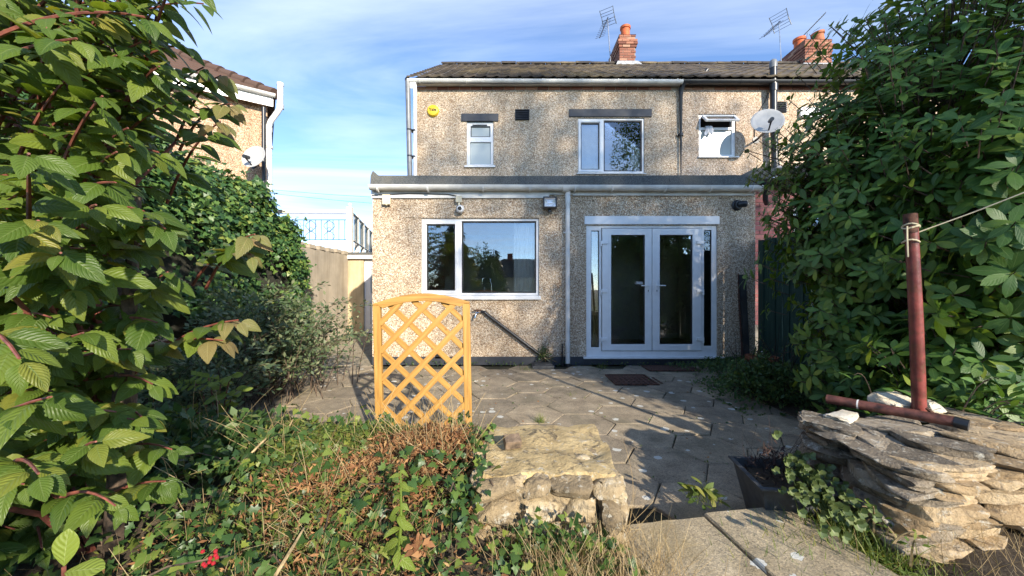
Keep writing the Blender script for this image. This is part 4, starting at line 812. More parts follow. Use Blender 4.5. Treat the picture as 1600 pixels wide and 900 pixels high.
solo('drain_cover', MB().box((X(831, -.2), -.34, 0.004), (X(864, -.2), -.08, .055)).box((X(834, -.2), -.31, 0.055), (X(861, -.2), -.11, .068)), 'planter_plastic', 'low dark plastic gully box at the foot of the slanting waste pipe', 'drain', (X(847, -.2), -.2, 0), .01)
solo('standpipe', MB().tube([(X(878.5, -.07), -.07, 0), (X(878.5, -.07), -.07, Z(537, -.07))], .013, 8).tube([(X(879.5, -.1), -.10, 0), (X(879.5, -.1), -.10, .16)], .012, 8), 'black_plastic', 'thin black pipe stub standing beside the white downpipe', 'pipe', (X(878.5, -.07), -.07, 0))
ab = part('air_brick', MB().box((X(680, 0), -.012, Z(560, 0)), (X(691, 0), -.001, Z(547, 0))), 'black_plastic', house)
# indoor things behind the kitchen glass
tap = thing('kitchen_tap', 'tall chrome swan neck tap behind the kitchen window glass', 'tap', (X(763, .4), .42, 1.0))
part('spout', MB().tube([(X(768, .42), .42, 1.0), (X(768, .42), .42, 1.30), (X(766, .42), .42, 1.40), (X(760, .42), .42, 1.43), (X(754, .42), .42, 1.40), (X(753, .42), .42, 1.31)], .013, 10), 'chrome', tap, 0, True)
part('base', MB().lathe((X(768, .42), .42, 1.0), [(.03, 0), (.03, .02), (.022, .07), (.015, .08)], 16), 'chrome', tap, 0, True)
bt = thing('soap_bottle', 'pale washing up bottle standing by the kitchen tap behind the glass', 'bottle', (X(757, .36), .36, 1.0))
part('body', MB().lathe((X(757, .36), .36, 1.0), [(.045, 0), (.05, .02), (.05, .12), (.035, .17), (.015, .19), (.015, .21)], 16), 'pale_bottle', bt, 0, True); part('cap', MB().lathe((X(757, .36), .36, 1.21), [(.016, 0), (.014, .03), (.006, .05)], 12), 'upvc', bt, 0, True)
b2 = thing('soap_dispenser', 'small dark soap dispenser with white label at the left sash of the kitchen window', 'bottle', (X(672, .36), .36, 1.0))
part('body', MB().lathe((X(672, .36), .36, 1.0), [(.045, 0), (.047, .02), (.047, .15), (.03, .18), (.012, .20), (.012, .24)], 16), 'black_plastic', b2, 0, True); part('label', MB().box((X(671, .3), .305, 1.04), (X(675, .3), .312, 1.13)), 'upvc', b2)
def drape(x0, x1, y, z0, z1, folds, amp):
    n = folds * 8; vs = []; fs = []
    for i in range(n + 1):
        t = i / n; a = amp * math.sin(t * folds * 6.283 + 0.6 * math.sin(t * 9)); vs += [(x0 + (x1 - x0) * t, y + a, z0), (x0 + (x1 - x0) * t, y + a * .6, z1), (x0 + (x1 - x0) * t, y + a + .006, z0), (x0 + (x1 - x0) * t, y + a * .6 + .006, z1)]
    for i in range(n): a, b = i * 4, i * 4 + 4; fs += [(a, b, b + 1, a + 1), (a + 2, a + 3, b + 3, b + 2)]
    return MB().add(vs, fs)
solo('curtain', drape(X(803, .2), X(846, .2), .20, Z(466, .2), Z(340, .2), 7, .012), 'curtain', 'white pleated blind drawn to the right side of the kitchen window', 'curtain', (X(820, .2), .2, 1.0), 0, True)
solo('curtain', drape(X(926, .22), X(941, .22), .22, .16, 2.3, 3, .012), 'blind', 'pale yellow vertical blind behind the narrow left pane of the french doors', 'blind', (X(932, .2), .2, .14), 0, True)
solo('curtain', drape(X(904, UY + .12), X(940, UY + .12), UY + .14, Z(272, UY), Z(183, UY), 2, .008), 'curtain', 'white blind filling the left sash of the large upstairs window', 'blind', (X(920, UY), UY + .14, 3.4), 0, True)
solo('curtain', drape(X(986, UY + .14), X(1010, UY + .14), UY + .15, Z(275, UY), Z(180, UY), 4, .02), 'curtain', 'white curtain gathered at the right edge of the large upstairs window', 'curtain', (X(997, UY), UY + .15, 3.4), 0, True)
# cloth over the neighbour's window bar
clo = MB(); n = 10; vs = []
for i in range(n + 1):
    t = i / n
    for j in range(7):
        u = j / 6; x = X(1101 + 12 * t, UY) + .02 * math.sin(u * 5 + t * 4); z = Z(199 - 2.5 * math.sin(math.pi * min(1, u * 2)) + max(0, u - .2) * (16 - 5 * t + 3 * math.sin(t * 11)), UY); y = UY + .015 - .045 * sm(0, .35, u) + .012 * math.sin(t * 13)
        vs.append((x, y, z))
clo.add(vs, [(i * 7 + j, i * 7 + j + 1, i * 7 + j + 8, i * 7 + j + 7) for i in range(n) for j in range(6)])
cl = solo('cloth', clo, 'white_cloth', 'white cloth hung out over the bar of the neighbour window', 'cloth', (X(1107, UY), UY, Z(215, UY)), 0, True)
md = cl.modifiers.new('solid', 'SOLIDIFY'); md.thickness = .006
solo('alarm_box', MB().box((X(1247, UY), UY - .07, Z(185, UY)), (X(1285, UY), UY - .001, Z(169, UY))), 'upvc', 'white rectangular box on the neighbour wall half hidden by the evergreen shrub', 'box', (X(1265, UY), UY - .001, Z(185, UY)), .02)
# satellite dishes
def dish(label, c, aim, rad, foot, arm_col='black_plastic'):
    t = thing('satellite_dish', label, 'satellite dish', foot); aim = Vector(aim).normalized()
    prof = [(rad * k / 8, .16 * rad * (k / 8) ** 2) for k in range(0, 9)]; prof[0] = (.004, 0); prof += [(rad * 1.02, .16 * rad - .002), (rad, .16 * rad - .012)] + [(rad * k / 8, .16 * rad * (k / 8) ** 2 - .012) for k in range(7, 0, -2)]
    part('reflector', MB().lathe(c, prof, 36, aim), 'dish_grey', t, 0, True)
    f = Vector(c) + aim * rad * 1.05 + Vector((0, 0, -rad * .62)); b = Vector(c) - aim * .03 + Vector((0, 0, -rad * .5))
    part('feed_arm', MB().tube([b, b + aim * .1 + Vector((0, 0, -rad * .35)), f], .014, 8), arm_col, t)
    part('receiver', MB().tube([f + aim * .03, f - aim * .10 + Vector((0, 0, .05))], .036, 12), arm_col, t, 0, True)
    part('mount', MB().tube([Vector(c) - aim * .03, Vector(c) - aim * .09 + Vector((0, 0, -.1)), Vector(foot) + Vector((0, -.05, .0)), foot], .02, 8).lathe(foot, [(.07, 0), (.07, .012)], 12, Vector((0, -1, 0))), 'black_plastic', t)
    return t
dish('pale satellite dish by the black soil pipe on the neighbour wall', (X(1200, .95), .98, Z(190, .95)), (-.35, -1, .38), .27, Vector((X(1181, UY), UY, Z(219, UY))))
dish('grey satellite dish on the corner of the left house above the ivy', D(398, 246, 7.35), (-.1, -1, .30), .24, lp(.25, 0, Z(262, 2.0)))
solo('cable', MB().tube([(X(1200, UY), UY - .01, Z(146, UY)), (X(1194, UY), UY - .01, Z(160, UY)), (X(1178, UY), UY - .01, Z(186, UY)), (X(1178.5, UY), UY - .01, Z(215, UY))], .008, 6), 'cable', 'dark cable running from the neighbour eaves down to the satellite dish', 'cable', (X(1178, UY), UY - .01, Z(215, UY)))
# television aerials
def aerial(label, base, top, boom0, boom1, nel, el, refl=True):
    t = thing('television_aerial', label, 'aerial', base)
    part('mast', MB().tube([base, top], .016, 8), 'aluminium', t)
    b0, b1 = Vector(boom0), Vector(boom1); d = (b1 - b0).normalized(); side = d.cross(Vector((0, 0, 1))).normalized()
    part('boom', MB().tube([b0, b1], .014, 6), 'black_plastic', t)
    for k in range(nel):
        p = b0.lerp(b1, .15 + .82 * k / (nel - 1)); part('element', MB().tube([p - side * el, p + side * el], .006, 5), 'aluminium', t)
    if refl:
        up = side.cross(d)
        for s in (-1, 1):
            for q in (.25, .6, 1.0):
                p = b0 + up * s * q * .22 - d * .02; part('reflector', MB().tube([p - side * el * 1.5, p + side * el * 1.5], .007, 5), 'aluminium', t)
            for e in (-1, 1): part('reflector_frame', MB().tube([b0 + side * e * el * 1.4, b0 + side * e * el * 1.5 + up * s * .24], .012, 5), 'aluminium', t)
    return t
aerial('television aerial with grid reflector on a thin mast left of the nearer chimney', D(954, 99, 10.95), D(949, 28, 10.95), D(950, 27, 10.95), D(937, 59, 10.3), 10, .13)
aerial('television aerial pointing left on a lattice mast beside the far chimney', D(1221, 103, 10.95), D(1217, 33, 10.95), D(1219, 33, 10.95), D(1194, 57, 10.5), 7, .15)
aerial('long television aerial pointing up to the right between the two chimney pots', D(1259, 72, 11.4), D(1262, 52, 11.4), D(1253, 58, 11.4), D(1290, 20, 11.2), 14, .10, False)
# grey flue on the left corner of the upper wall
fp = thing('flue_pipe', 'tall grey flue pipe standing clear of the left corner of the upper wall', 'pipe', (X(641, 1.35), 1.35, 2.95))
part('pipe', MB().tube([(X(641.5, 1.35), 1.35, 2.95), (X(637, 1.35), 1.35, Z(125, 1.35))], .05, 16), 'grey_pipe', fp, 0, True)
part('cap', MB().lathe((X(637, 1.35), 1.35, Z(126, 1.35)), [(.056, 0), (.056, .03), (.03, .07), (.005, .075)], 16), 'black_plastic', fp, 0, True)
for py in (202, 243): part('clip', MB().tube([(X(639.5 + (py - 202) * .025, 1.35), 1.35, Z(py + 2, 1.35)), (X(639.5 + (py - 202) * .025, 1.35), 1.35, Z(py, 1.35))], .056, 16).box((X(641, 1.35), 1.34, Z(py + 1.5, 1.35)), (HX0 + .05, 1.499, Z(py, 1.35))), 'black_plastic', fp)

# ================================================================ FENCE
fn = thing('fence', 'dark green painted board fence along the right side of the patio', 'fence', (3.97, -1.2, 0))
y = -.02; k = 0; fr_ = random.Random(11)
bmd = [meshdata('board', MB().add([(-.011, -.062, 0), (.011, -.062, 0), (.011, .062, 0), (-.011, .062, 0), (-.011, -.062, 1.98 + a), (.011, -.062, 1.98 + a), (.011, .062, 1.98 + b), (-.011, .062, 1.98 + b)], [(3, 2, 1, 0), (4, 5, 6, 7), (0, 1, 5, 4), (1, 2, 6, 5), (2, 3, 7, 6), (3, 0, 4, 7)])) for a, b in ((0, .012), (.015, 0), (.004, .0))]
for b in bmd: b.materials.append(M['green_fence'])
while y > -3.4:
    if k % 4 == 0 and k: y -= .03
    y -= .064
    piece('board', bmd[k % 3], fn, Matrix.Translation((3.97 + (.009 if k % 2 else -.009), y, .02 + fr_.uniform(-.02, .015))) @ Matrix.Rotation(fr_.uniform(-.006, .006), 4, 'X')); y -= .062; k += 1
for z in (.4, 1.1, 1.75): part('rail', MB().box((3.995, -3.4, z), (4.05, 0, z + .08)), 'green_fence', fn)
solo('plank', MB().add([(X(1162, -.1), -.14, .012), (X(1170, -.1), -.14, .012), (X(1170, -.1), -.10, .012), (X(1162, -.1), -.10, .012), (X(1158, -.1), -.06, Z(429, -.04)), (X(1168, -.1), -.06, Z(429, -.04)), (X(1168, -.1), -.02, Z(430, -.04)), (X(1158, -.1), -.02, Z(430, -.04))], [(3, 2, 1, 0), (4, 5, 6, 7), (0, 1, 5, 4), (1, 2, 6, 5), (2, 3, 7, 6), (3, 0, 4, 7)]), 'black_plastic', 'dark plank leaning upright against the wall next to the green fence', 'plank', (X(1166, -.1), -.12, .0), .004)
solo('stick', MB().tube([(X(1159, -.1), -.13, .0), (X(1156, -.08), -.06, 1.0), (X(1154, -.04), -.03, Z(427, -.04))], [.014, .012, .008], 7), 'rust', 'thin brown stick leaning beside the dark plank', 'stick', (X(1159, -.1), -.13, 0))
# ================================================================ PATIO THINGS
mh = thing('manhole_cover', 'rusty rectangular metal manhole cover set in the paving before the doors', 'manhole cover', G(995, 594, .006))
a, b, c, d = [G(*p, .006) for p in ((962, 602), (1031, 602), (1026, 586), (962, 586))]
part('frame', MB().plate(-.5, .5, -.5, .5, [(-.46, .46, -.45, .45)], 0, .016, Matrix(((b.x - a.x, 0, 0, (a.x + b.x) / 2), (0, 0, c.y - b.y, (a.y + c.y) / 2), (0, 1, 0, .004), (0, 0, 0, 1)))), 'rust', mh)
lid = part('lid', MB().box((a.x + .035, a.y + .03, .002), (b.x - .035, c.y - .03, .013)), 'rust', mh)
for i in range(9):
    for j in range(4): part('tread', MB().box((a.x + .07 + i * .066, a.y + .06 + j * .09, .0135), (a.x + .10 + i * .066, a.y + .12 + j * .09, .018)), 'rust', lid)
q0, q1 = G(1015, 580, .01), G(1078, 572, .01)
solo('metal_plate', MB().box((q0.x, q0.y, .006), (q1.x, q1.y, .024)), 'rust', 'flat rusty brown plate lying close under the door threshold', 'plate', (q0.x, q0.y, .006), .004)
# trellis
TD = 2.86; ty = CY + TD; tx0 = X(590, ty); tw = 148 * TD / F; tzt = 1.115; tb = -.02
tr = thing('trellis_panel', 'orange stained arched lattice trellis panel standing in the overgrown bed', 'trellis', (tx0 + tw / 2, ty, 0))
pw = .056
def stick_me(nm, ln, wd, th, mat='treated_pine'):
    me = meshdata(nm, MB().box((-ln / 2, -th / 2, -wd / 2), (ln / 2, th / 2, wd / 2))); bm = bmesh.new(); bm.from_mesh(me); bmesh.ops.bevel(bm, geom=bm.edges[:], offset=.004, segments=2, affect='EDGES'); bm.to_mesh(me); bm.free(); me.materials.append(M[mat]); return me
for x in (tx0 + pw / 2, tx0 + tw - pw / 2):
    piece('post', stick_me('post', tzt - tb, pw, .045), tr, Matrix.Translation((x, ty, (tzt + tb) / 2)) @ Matrix.Rotation(R(-90), 4, 'Y'))
archz = lambda x: tzt + .012 + .072 * math.sin(math.pi * (x - tx0) / tw)     # top of the arch
n = 20; top = [(tx0 + tw * i / n, archz(tx0 + tw * i / n)) for i in range(n + 1)]; bot = [(tx0 + tw * i / n, archz(tx0 + tw * i / n) - .058) for i in range(n + 1)]
bot[0] = (bot[0][0], tzt + .0015); bot[-1] = (bot[-1][0], tzt + .0015); bot[1] = (bot[1][0], max(bot[1][1], tzt + .0015)); bot[-2] = (bot[-2][0], max(bot[-2][1], tzt + .0015))
part('arch', MB().prism(top + bot[::-1], ty - .0235, ty + .0235), 'treated_pine', tr, .004)
def inside(x, z): return tx0 + pw - .012 < x < tx0 + tw - pw + .012 and tb + .06 < z < archz(x) - .044
for s, yy in ((1, ty - .010), (-1, ty + .010)):
    for c in np.arange(-1.6, 1.8, .212):
        pts = [(tx0 + t, tb + (c + t if s > 0 else c + tw - t)) for t in np.arange(0, tw, .002)]
        pts = [p for p in pts if inside(*p)]
        if len(pts) < 30: continue
        p, q = Vector((pts[0][0], yy, pts[0][1])), Vector((pts[-1][0], yy, pts[-1][1]))
        piece('slat', stick_me('slat', (q - p).length, .043, .016), tr, Matrix.Translation((p + q) / 2) @ Matrix.Rotation(-math.atan2(q.z - p.z, q.x - p.x), 4, 'Y'))
tr.rotation_euler = (R(1.0), R(-1.0), R(3))
# ---------------------------------------------------------------- steps, stone pier, stacked stone wall
def slab_me(lx, ly, h, seed):
    r = random.Random(seed); me = meshdata('step', MB().box((-lx / 2, -ly / 2, -h), (lx / 2, ly / 2, 0))); bm = bmesh.new(); bm.from_mesh(me)
    bmesh.ops.subdivide_edges(bm, edges=bm.edges[:], cuts=7, use_grid_fill=True)
    for v in bm.verts: v.co += Vector((r.uniform(-.004, .004), r.uniform(-.004, .004), r.uniform(-.002, .002)))
    bmesh.ops.bevel(bm, geom=[e for e in bm.edges if e.calc_face_angle(0) > 1], offset=.006, segments=1, affect='EDGES')
    bm.to_mesh(me); bm.free(); me.materials.append(M['step_concrete']); return me
ST = Matrix.Translation((.925, -4.165, .15)) @ Matrix.Rotation(R(9), 4, 'Z')
for lab, m4, lx in (('left concrete step slab beside the rubble stone pier, pale lichen spots', ST @ Matrix.Translation((-.275, -.26, -.004)), .535), ('right concrete step slab next to the black planter and stacked stones', ST @ Matrix.Translation((.238, -.25, .004)), .47)):
    o = bpy.data.objects.new('step_slab', slab_me(lx, .50, .07, int(lx * 100))); col.objects.link(o); o.matrix_world = m4; tag(o, lab, 'paving slab', 'concrete step slabs'); WL[o.name] = m4.translation
sr = solo('step_riser', MB().box((.40, -4.62, -.09), (1.38, -4.20, .075)), 'rubble', 'rough masonry riser carrying the two concrete step slabs', 'step', (.9, -4.3, 0), .01); sr.rotation_euler = (0, 0, R(7))
rocks = {m: [rock_mesh('stone', i + 20, .16, False, m) for i in range(6)] for m in ('rubble', 'slate_stone', 'sand_stone', 'pale_rock')}
flats = {m: [rock_mesh('stone', i + 40, .10, True, m) for i in range(6)] for m in ('slate_stone', 'sand_stone')}
pier = thing('stone_pier', 'low rubble stone pier with yellow mortar cap in the middle foreground', 'stone pier', (.155, -4.14, 0))
PX0, PX1, PY0, PY1, PZ = -.15, .465, -4.45, -3.85, .41
def rough_box(x0, x1, y0, y1, z0, z1, amp, n=14, seed=1):
    bm = bmesh.new(); bmesh.ops.create_cube(bm, size=1); bmesh.ops.subdivide_edges(bm, edges=bm.edges[:], cuts=n, use_grid_fill=True)
    mb = MB(); 
    for v in bm.verts:
        p = Vector((x0 + (v.co.x + .5) * (x1 - x0), y0 + (v.co.y + .5) * (y1 - y0), z0 + (v.co.z + .5) * (z1 - z0)))
        v.co = p + noise.noise_vector(p * 9 + Vector((seed, 0, 0))) * amp + noise.noise_vector(p * 23) * amp * .5
    bm.verts.index_update(); mb.add([v.co for v in bm.verts], [[v.index for v in f.verts] for f in bm.faces]); bm.free(); return mb
part('core', rough_box(PX0 + .03, PX1 - .03, PY0 + .03, PY1 - .03, -.05, PZ, .03), 'rubble', pier, 0, True)
part('cap', rough_box(PX0 + .02, PX1 - .0, PY0 + .06, PY1 + .01, PZ - .03, PZ + .045, .022, 16, 5), 'cap_mortar', pier, 0, True)
pr_ = random.Random(5); z = -.02
while z < PZ - .03:
    h = pr_.uniform(.065, .12)
    for face in range(4):
        a0, a1 = ((PX0, PX1) if face in (0, 1) else (PY0, PY1)); a = a0 + pr_.uniform(-.04, .02)
        while a < a1 - .03:
            l = min(pr_.uniform(.09, .22), a1 + .015 - a); c_ = a + l / 2
            x, y = ((c_, PY0 + .045), (c_, PY1 - .045), (PX0 + .045, c_), (PX1 - .045, c_))[face]
            piece('stone', rocks['rubble'][pr_.randrange(6)], pier, Matrix.Translation((x, y, z + h / 2 + pr_.uniform(-.008, .008))) @ Matrix.Rotation(0 if face < 2 else R(90), 4, 'Z') @ Matrix.Rotation(pr_.uniform(-.15, .15), 4, 'Y') @ Matrix.Rotation(pr_.uniform(-.12, .12), 4, 'Z') @ Matrix.Diagonal((l * 1.02, pr_.uniform(.10, .14), h * 1.0, 1)))
            a += l
    z += h
for px, py, sx in ((770, 735, .09), (840, 745, .1), (880, 740, .12), (935, 735, .13), (960, 748, .1), (745, 712, .06), (905, 722, .1)):
    p = G(px, py, PZ + .02); piece('stone', rocks['rubble'][px % 6], pier, Matrix.Translation(p) @ Matrix.Rotation(px, 4, 'Z') @ Matrix.Diagonal((sx, sx * .7, .05, 1)))
p = G(800, 697, PZ + .055)
solo('timber_block', MB().box((-.04, -.03, -.008), (.04, .03, .035), Matrix.Translation(p + Vector((0, 0, .012))) @ Matrix.Rotation(R(14), 4, 'Z') @ Matrix.Rotation(R(18), 4, 'X')), 'timber_offcut', 'small weathered timber offcut lying on top of the stone pier', 'wood block', p, .003)
sw = thing('stacked_stone_wall', 'dry stacked flat stones forming a low wall at the right foreground', 'stone wall', (2.3, -4.2, .15))
SX0, SY0, SY1, SZ = 1.60, -4.46, -3.90, .53
part('core', rough_box(SX0 + .10, 3.4, SY0 + .09, SY1 - .06, .0, SZ - .035, .03, 14, 9), 'soil', sw, 0, True)
z = .06; k = 0; sr_ = random.Random(8)
while z < SZ - .02:
    h = sr_.uniform(.04, .07) if z < .4 else sr_.uniform(.022, .036)
    a = SY0 - .02 + sr_.uniform(-.02, .03)
    while a < SY1 - .02:                                   # left flank: long thin stones running away from the camera
        l = sr_.uniform(.22, .40); l = min(l, SY1 + .06 - a)
        piece('stone', flats['slate_stone'][sr_.randrange(6)], sw, Matrix.Translation((SX0 + .12 + sr_.uniform(-.035, .02), a + l / 2, z + h / 2)) @ Matrix.Rotation(R(90) + sr_.uniform(-.08, .08), 4, 'Z') @ Matrix.Rotation(sr_.uniform(-.05, .05), 4, 'Y') @ Matrix.Rotation(sr_.uniform(-.10, .02), 4, 'X') @ Matrix.Diagonal((l * 1.0, sr_.uniform(.24, .32), h * 1.02, 1)))
        a += l
    a = SX0 + .03 + sr_.uniform(-.03, .03)
    while a < 3.3:                                         # front face towards the camera
        l = sr_.uniform(.14, .36)
        piece('stone', flats['sand_stone'][sr_.randrange(6)], sw, Matrix.Translation((a + l / 2, SY0 + .09 + sr_.uniform(-.02, .02), z + h / 2)) @ Matrix.Rotation(sr_.uniform(-.06, .06), 4, 'Z') @ Matrix.Rotation(sr_.uniform(-.06, .06), 4, 'Y') @ Matrix.Diagonal((l * 1.03, sr_.uniform(.20, .26), h * 1.0, 1)))
        a += l
    z += h * .97; k += 1
for i in range(34):                                        # loose flat stones on top
    x = sr_.uniform(SX0 + .06, 3.2); y = sr_.uniform(SY0 + .05, SY1 - .02)
    piece('stone', flats['slate_stone' if i % 3 else 'sand_stone'][i % 6], sw, Matrix.Translation((x, y, SZ - .01 + sr_.uniform(-.01, .02))) @ Matrix.Rotation(sr_.uniform(0, 6), 4, 'Z') @ Matrix.Rotation(sr_.uniform(-.06, .06), 4, 'X') @ Matrix.Diagonal((sr_.uniform(.16, .36), sr_.uniform(.12, .24), sr_.uniform(.022, .04), 1)))
p = G(1322, 652, SZ + .02)
piece('stone', rocks['pale_rock'][1], sw, Matrix.Translation(p) @ Matrix.Rotation(.4, 4, 'Z') @ Matrix.Diagonal((.18, .11, .03, 1)))
# red posts
pb = Vector((X(1437, -3.93), -3.93, SZ - .02)); pt = Vector((X(1423, -3.95), -3.95, Z(335, -3.95)))
rp = thing('red_post', 'upright red painted metal post on the stacked stones with twine at its top', 'post', pb)
part('tube', MB().tube([pb, pb.lerp(pt, .5) + Vector((.004, 0, 0)), pt], [.030, .029, .027], 20), 'red_paint', rp, 0, True)
part('rusty_top', MB().lathe(pt - Vector((0, 0, .10)), [(.0285, 0), (.0282, .103), (.023, .104), (.022, .03)], 20, (pt - pb).normalized()), 'rust', rp, 0, True)
tw_ = MB()
for py in (352, 356, 377): tw_.tube([Vector((pt.x, pt.y, Z(py, -3.95))) + Vector((.033 * math.cos(a), .033 * math.sin(a), .006 * math.sin(a * 2 + py))) for a in [i * 6.2832 / 14 for i in range(15)]], .0045, 5)
tw_.tube([Vector((pt.x - .032, pt.y - .012, Z(354, -3.95))), Vector((pt.x - .04, pt.y - .02, Z(375, -3.95))), Vector((pt.x - .036, pt.y - .02, Z(402, -3.95)))], .004, 5)
part('twine', tw_, 'string', rp)
solo('string_line', MB().tube([(pt.x + .03, pt.y, Z(364, -3.95)), D(1520, 332, 1.9), D(1620, 293, 1.78), D(1760, 240, 1.65)], .003, 5), 'string', 'pale string line running from the red post up into the shrub on the right', 'string', (pt.x + .03, pt.y, Z(364, -3.95)))
h0, h1 = D(1292, 623, 2.16), D(1496, 660, 1.77); h2 = D(1514, 665, 1.74)
for v in (h0, h1, h2): v.z = max(v.z, SZ + .04)
rb = thing('red_pipe', 'short red brown metal tube lying on the stacked stones, black end cap', 'pipe', (h0.x, h0.y, SZ))
part('tube', MB().tube([h0, h1], .0255, 18), 'rust', rb, 0, True); rb.children[0].data.materials[0] = M['red_brown']
part('end_cap', MB().tube([h1.lerp(h0, .02), h2], .027, 18), 'black_plastic', rb, 0, True)
part('paint_flake', MB().tube([h0.lerp(h1, .27), h0.lerp(h1, .285)], .0259, 18), 'upvc_old', rb)
solo('rusty_bracket', MB().box((-.03, -.02, 0), (.05, .02, .008), Matrix.Translation((pb.x - .01, pb.y - .06, SZ + .035)) @ Matrix.Rotation(.5, 4, 'Z')).tube([(pb.x, pb.y - .05, SZ + .01), (pb.x + .05, pb.y - .09, SZ + .03), (pb.x + .10, pb.y - .07, SZ + .02)], .008, 6).tube([(pb.x - .02, pb.y - .05, SZ + .07), (pb.x + .02, pb.y - .10, SZ + .01)], .008, 6), 'rust', 'bent rusty iron bracket at the foot of the upright red post', 'bracket', (pb.x, pb.y - .05, SZ))
for i, (px, py, s, lab) in enumerate(((1398, 626, .17, 'pale broken rock with yellow veins behind the foot of the red post'), (1455, 640, .10, 'smaller pale rock right of the foot of the red post'))):
    p = D(px, py, 2.12); p.z = SZ + s * .27
    o = bpy.data.objects.new('rock', rocks['pale_rock'][2 + i]); col.objects.link(o); o.matrix_world = Matrix.Translation(p) @ Matrix.Rotation(i + .3, 4, 'Z') @ Matrix.Diagonal((s * 1.1, s * .9, s * .62, 1)); tag(o, lab, 'rock')
# pots
def pot_lathe(name, label, c, r, h, mat, soil_=True):
    t = thing(name, label, 'plant pot', c); c = Vector(c)
    part('pot', MB().lathe(c, [(r * .62, 0), (r * .95, h * .8), (r * 1.08, h * .82), (r * 1.08, h), (r * .93, h), (r * .85, h * .72), (.01, h * .72)], 26), mat, t, 0, True)
    part('soil', MB().lathe(c + Vector((0, 0, h * .735)), [(r * .87, 0), (r * .5, .012), (.01, .016)], 18), 'soil', t); return t
pc = G(1187, 560, .0); pc.y = -.42; pc.x = X(1190, -.42); pot_lathe('plant_pot', 'wide terracotta plant pot at the foot of the green fence', pc, .20, .22, 'terracotta')
pc2 = Vector((X(1168, -.3), -.3, 0)); pot_lathe('plant_pot', 'smaller terracotta pot tucked against the wall beside the leaning plank', pc2, .10, .16, 'terracotta')
pc3 = Vector((X(1262, -1.05), -1.05, 0)); pot_lathe('plant_pot', 'terracotta pot half buried in weeds under the shrub', pc3, .12, .18, 'terracotta')
solo('trowel', MB().tube([pc + Vector((.02, -.05, .2)), pc + Vector((-.04, -.06, .30))], .014, 8).box((-.03, -.003, -.08), (.03, .003, .0), Matrix.Translation(pc + Vector((.03, -.05, .20))) @ Matrix.Rotation(R(-30), 4, 'Y')), 'upvc', 'white handled trowel stuck in the wide terracotta pot', 'trowel', pc + Vector((0, 0, .16)))
c1 = Vector((1.40, -4.02, .002)); pl = thing('planter', 'dark plastic square planter with dead plant beside the stacked stones', 'plant pot', c1)
pm = Matrix.Translation(c1) @ Matrix.Rotation(R(-8), 4, 'Z')
def frustum(mb, a, b, z0, z1, m): return mb.add([m @ Vector((s * r, t * r, z)) for r, z in ((a, z0), (b, z1)) for s, t in ((-1, -1), (1, -1), (1, 1), (-1, 1))], [(3, 2, 1, 0), (0, 1, 5, 4), (1, 2, 6, 5), (2, 3, 7, 6), (3, 0, 4, 7)])
o_ = frustum(MB(), .11, .165, 0, .27, pm); o_.add([pm @ Vector((s * r, t * r, .27)) for r in (.165, .18, .18) for s, t in ((-1, -1), (1, -1), (1, 1), (-1, 1))], [(i, (i + 1) % 4, 4 + (i + 1) % 4, 4 + i) for i in range(4)])
part('tub', o_, 'planter_plastic', pl); pl.children[0].modifiers.new('solid', 'SOLIDIFY').thickness = .008
part('soil', MB().box((-.148, -.148, .20), (.148, .148, .225), pm), 'soil', pl)

# ================================================================ VEGETATION
def arr(l): return np.array([tuple(v) for v in l], float)
# ---------------------------------------------------------------- viburnum, close on the left
VB = Vector((-1.62, CY + 1.45, .05))
vib = thing('viburnum_shrub', 'large viburnum shrub with toothed pleated leaves filling the left foreground', 'shrub', VB)
edge_y = [-60, 0, 60, 110, 180, 235, 300, 360, 430, 500, 560, 640, 700, 760, 800, 900, 980]
edge_x = [330, 305, 250, 305, 325, 245, 265, 300, 245, 300, 235, 240, 250, 225, 150, 90, 60]
hero = [(318, 6, 1.35), (250, 2, 1.3), (285, 70, 1.3), (318, 105, 1.36), (345, 118, 1.4), (362, 163, 1.42), (345, 190, 1.3), (248, 238, 1.2), (398, 366, 1.36), (392, 398, 1.4), (262, 425, 1.22), (372, 500, 1.32), (348, 532, 1.3), (238, 600, 1.2), (226, 655, 1.12), (268, 702, 1.18), (258, 752, 1.12), (180, 790, 1.0), (205, 545, 1.12), (130, 520, .98), (60, 345, .74), (45, 240, .72), (95, 395, .82), (150, 320, .95), (120, 60, .9), (160, 150, .95), (80, 620, .82), (150, 690, .95), (60, 740, .78), (225, 330, 1.05), (200, 200, 1.05), (30, 560, .72)]
tips = [(a, b, c, True) for a, b, c in hero]
vr = random.Random(21)
for i in range(520):
    py = vr.uniform(-140, 960); ex = np.interp(py, edge_y, edge_x); px = ex - 25 - (ex + 330) * vr.random() ** 1.2
    tips.append((px, py, vr.uniform(.95, 1.0) + .85 * vr.random(), False))
P = []; A = []; Nn = []; S = []; br = MB(); young = []
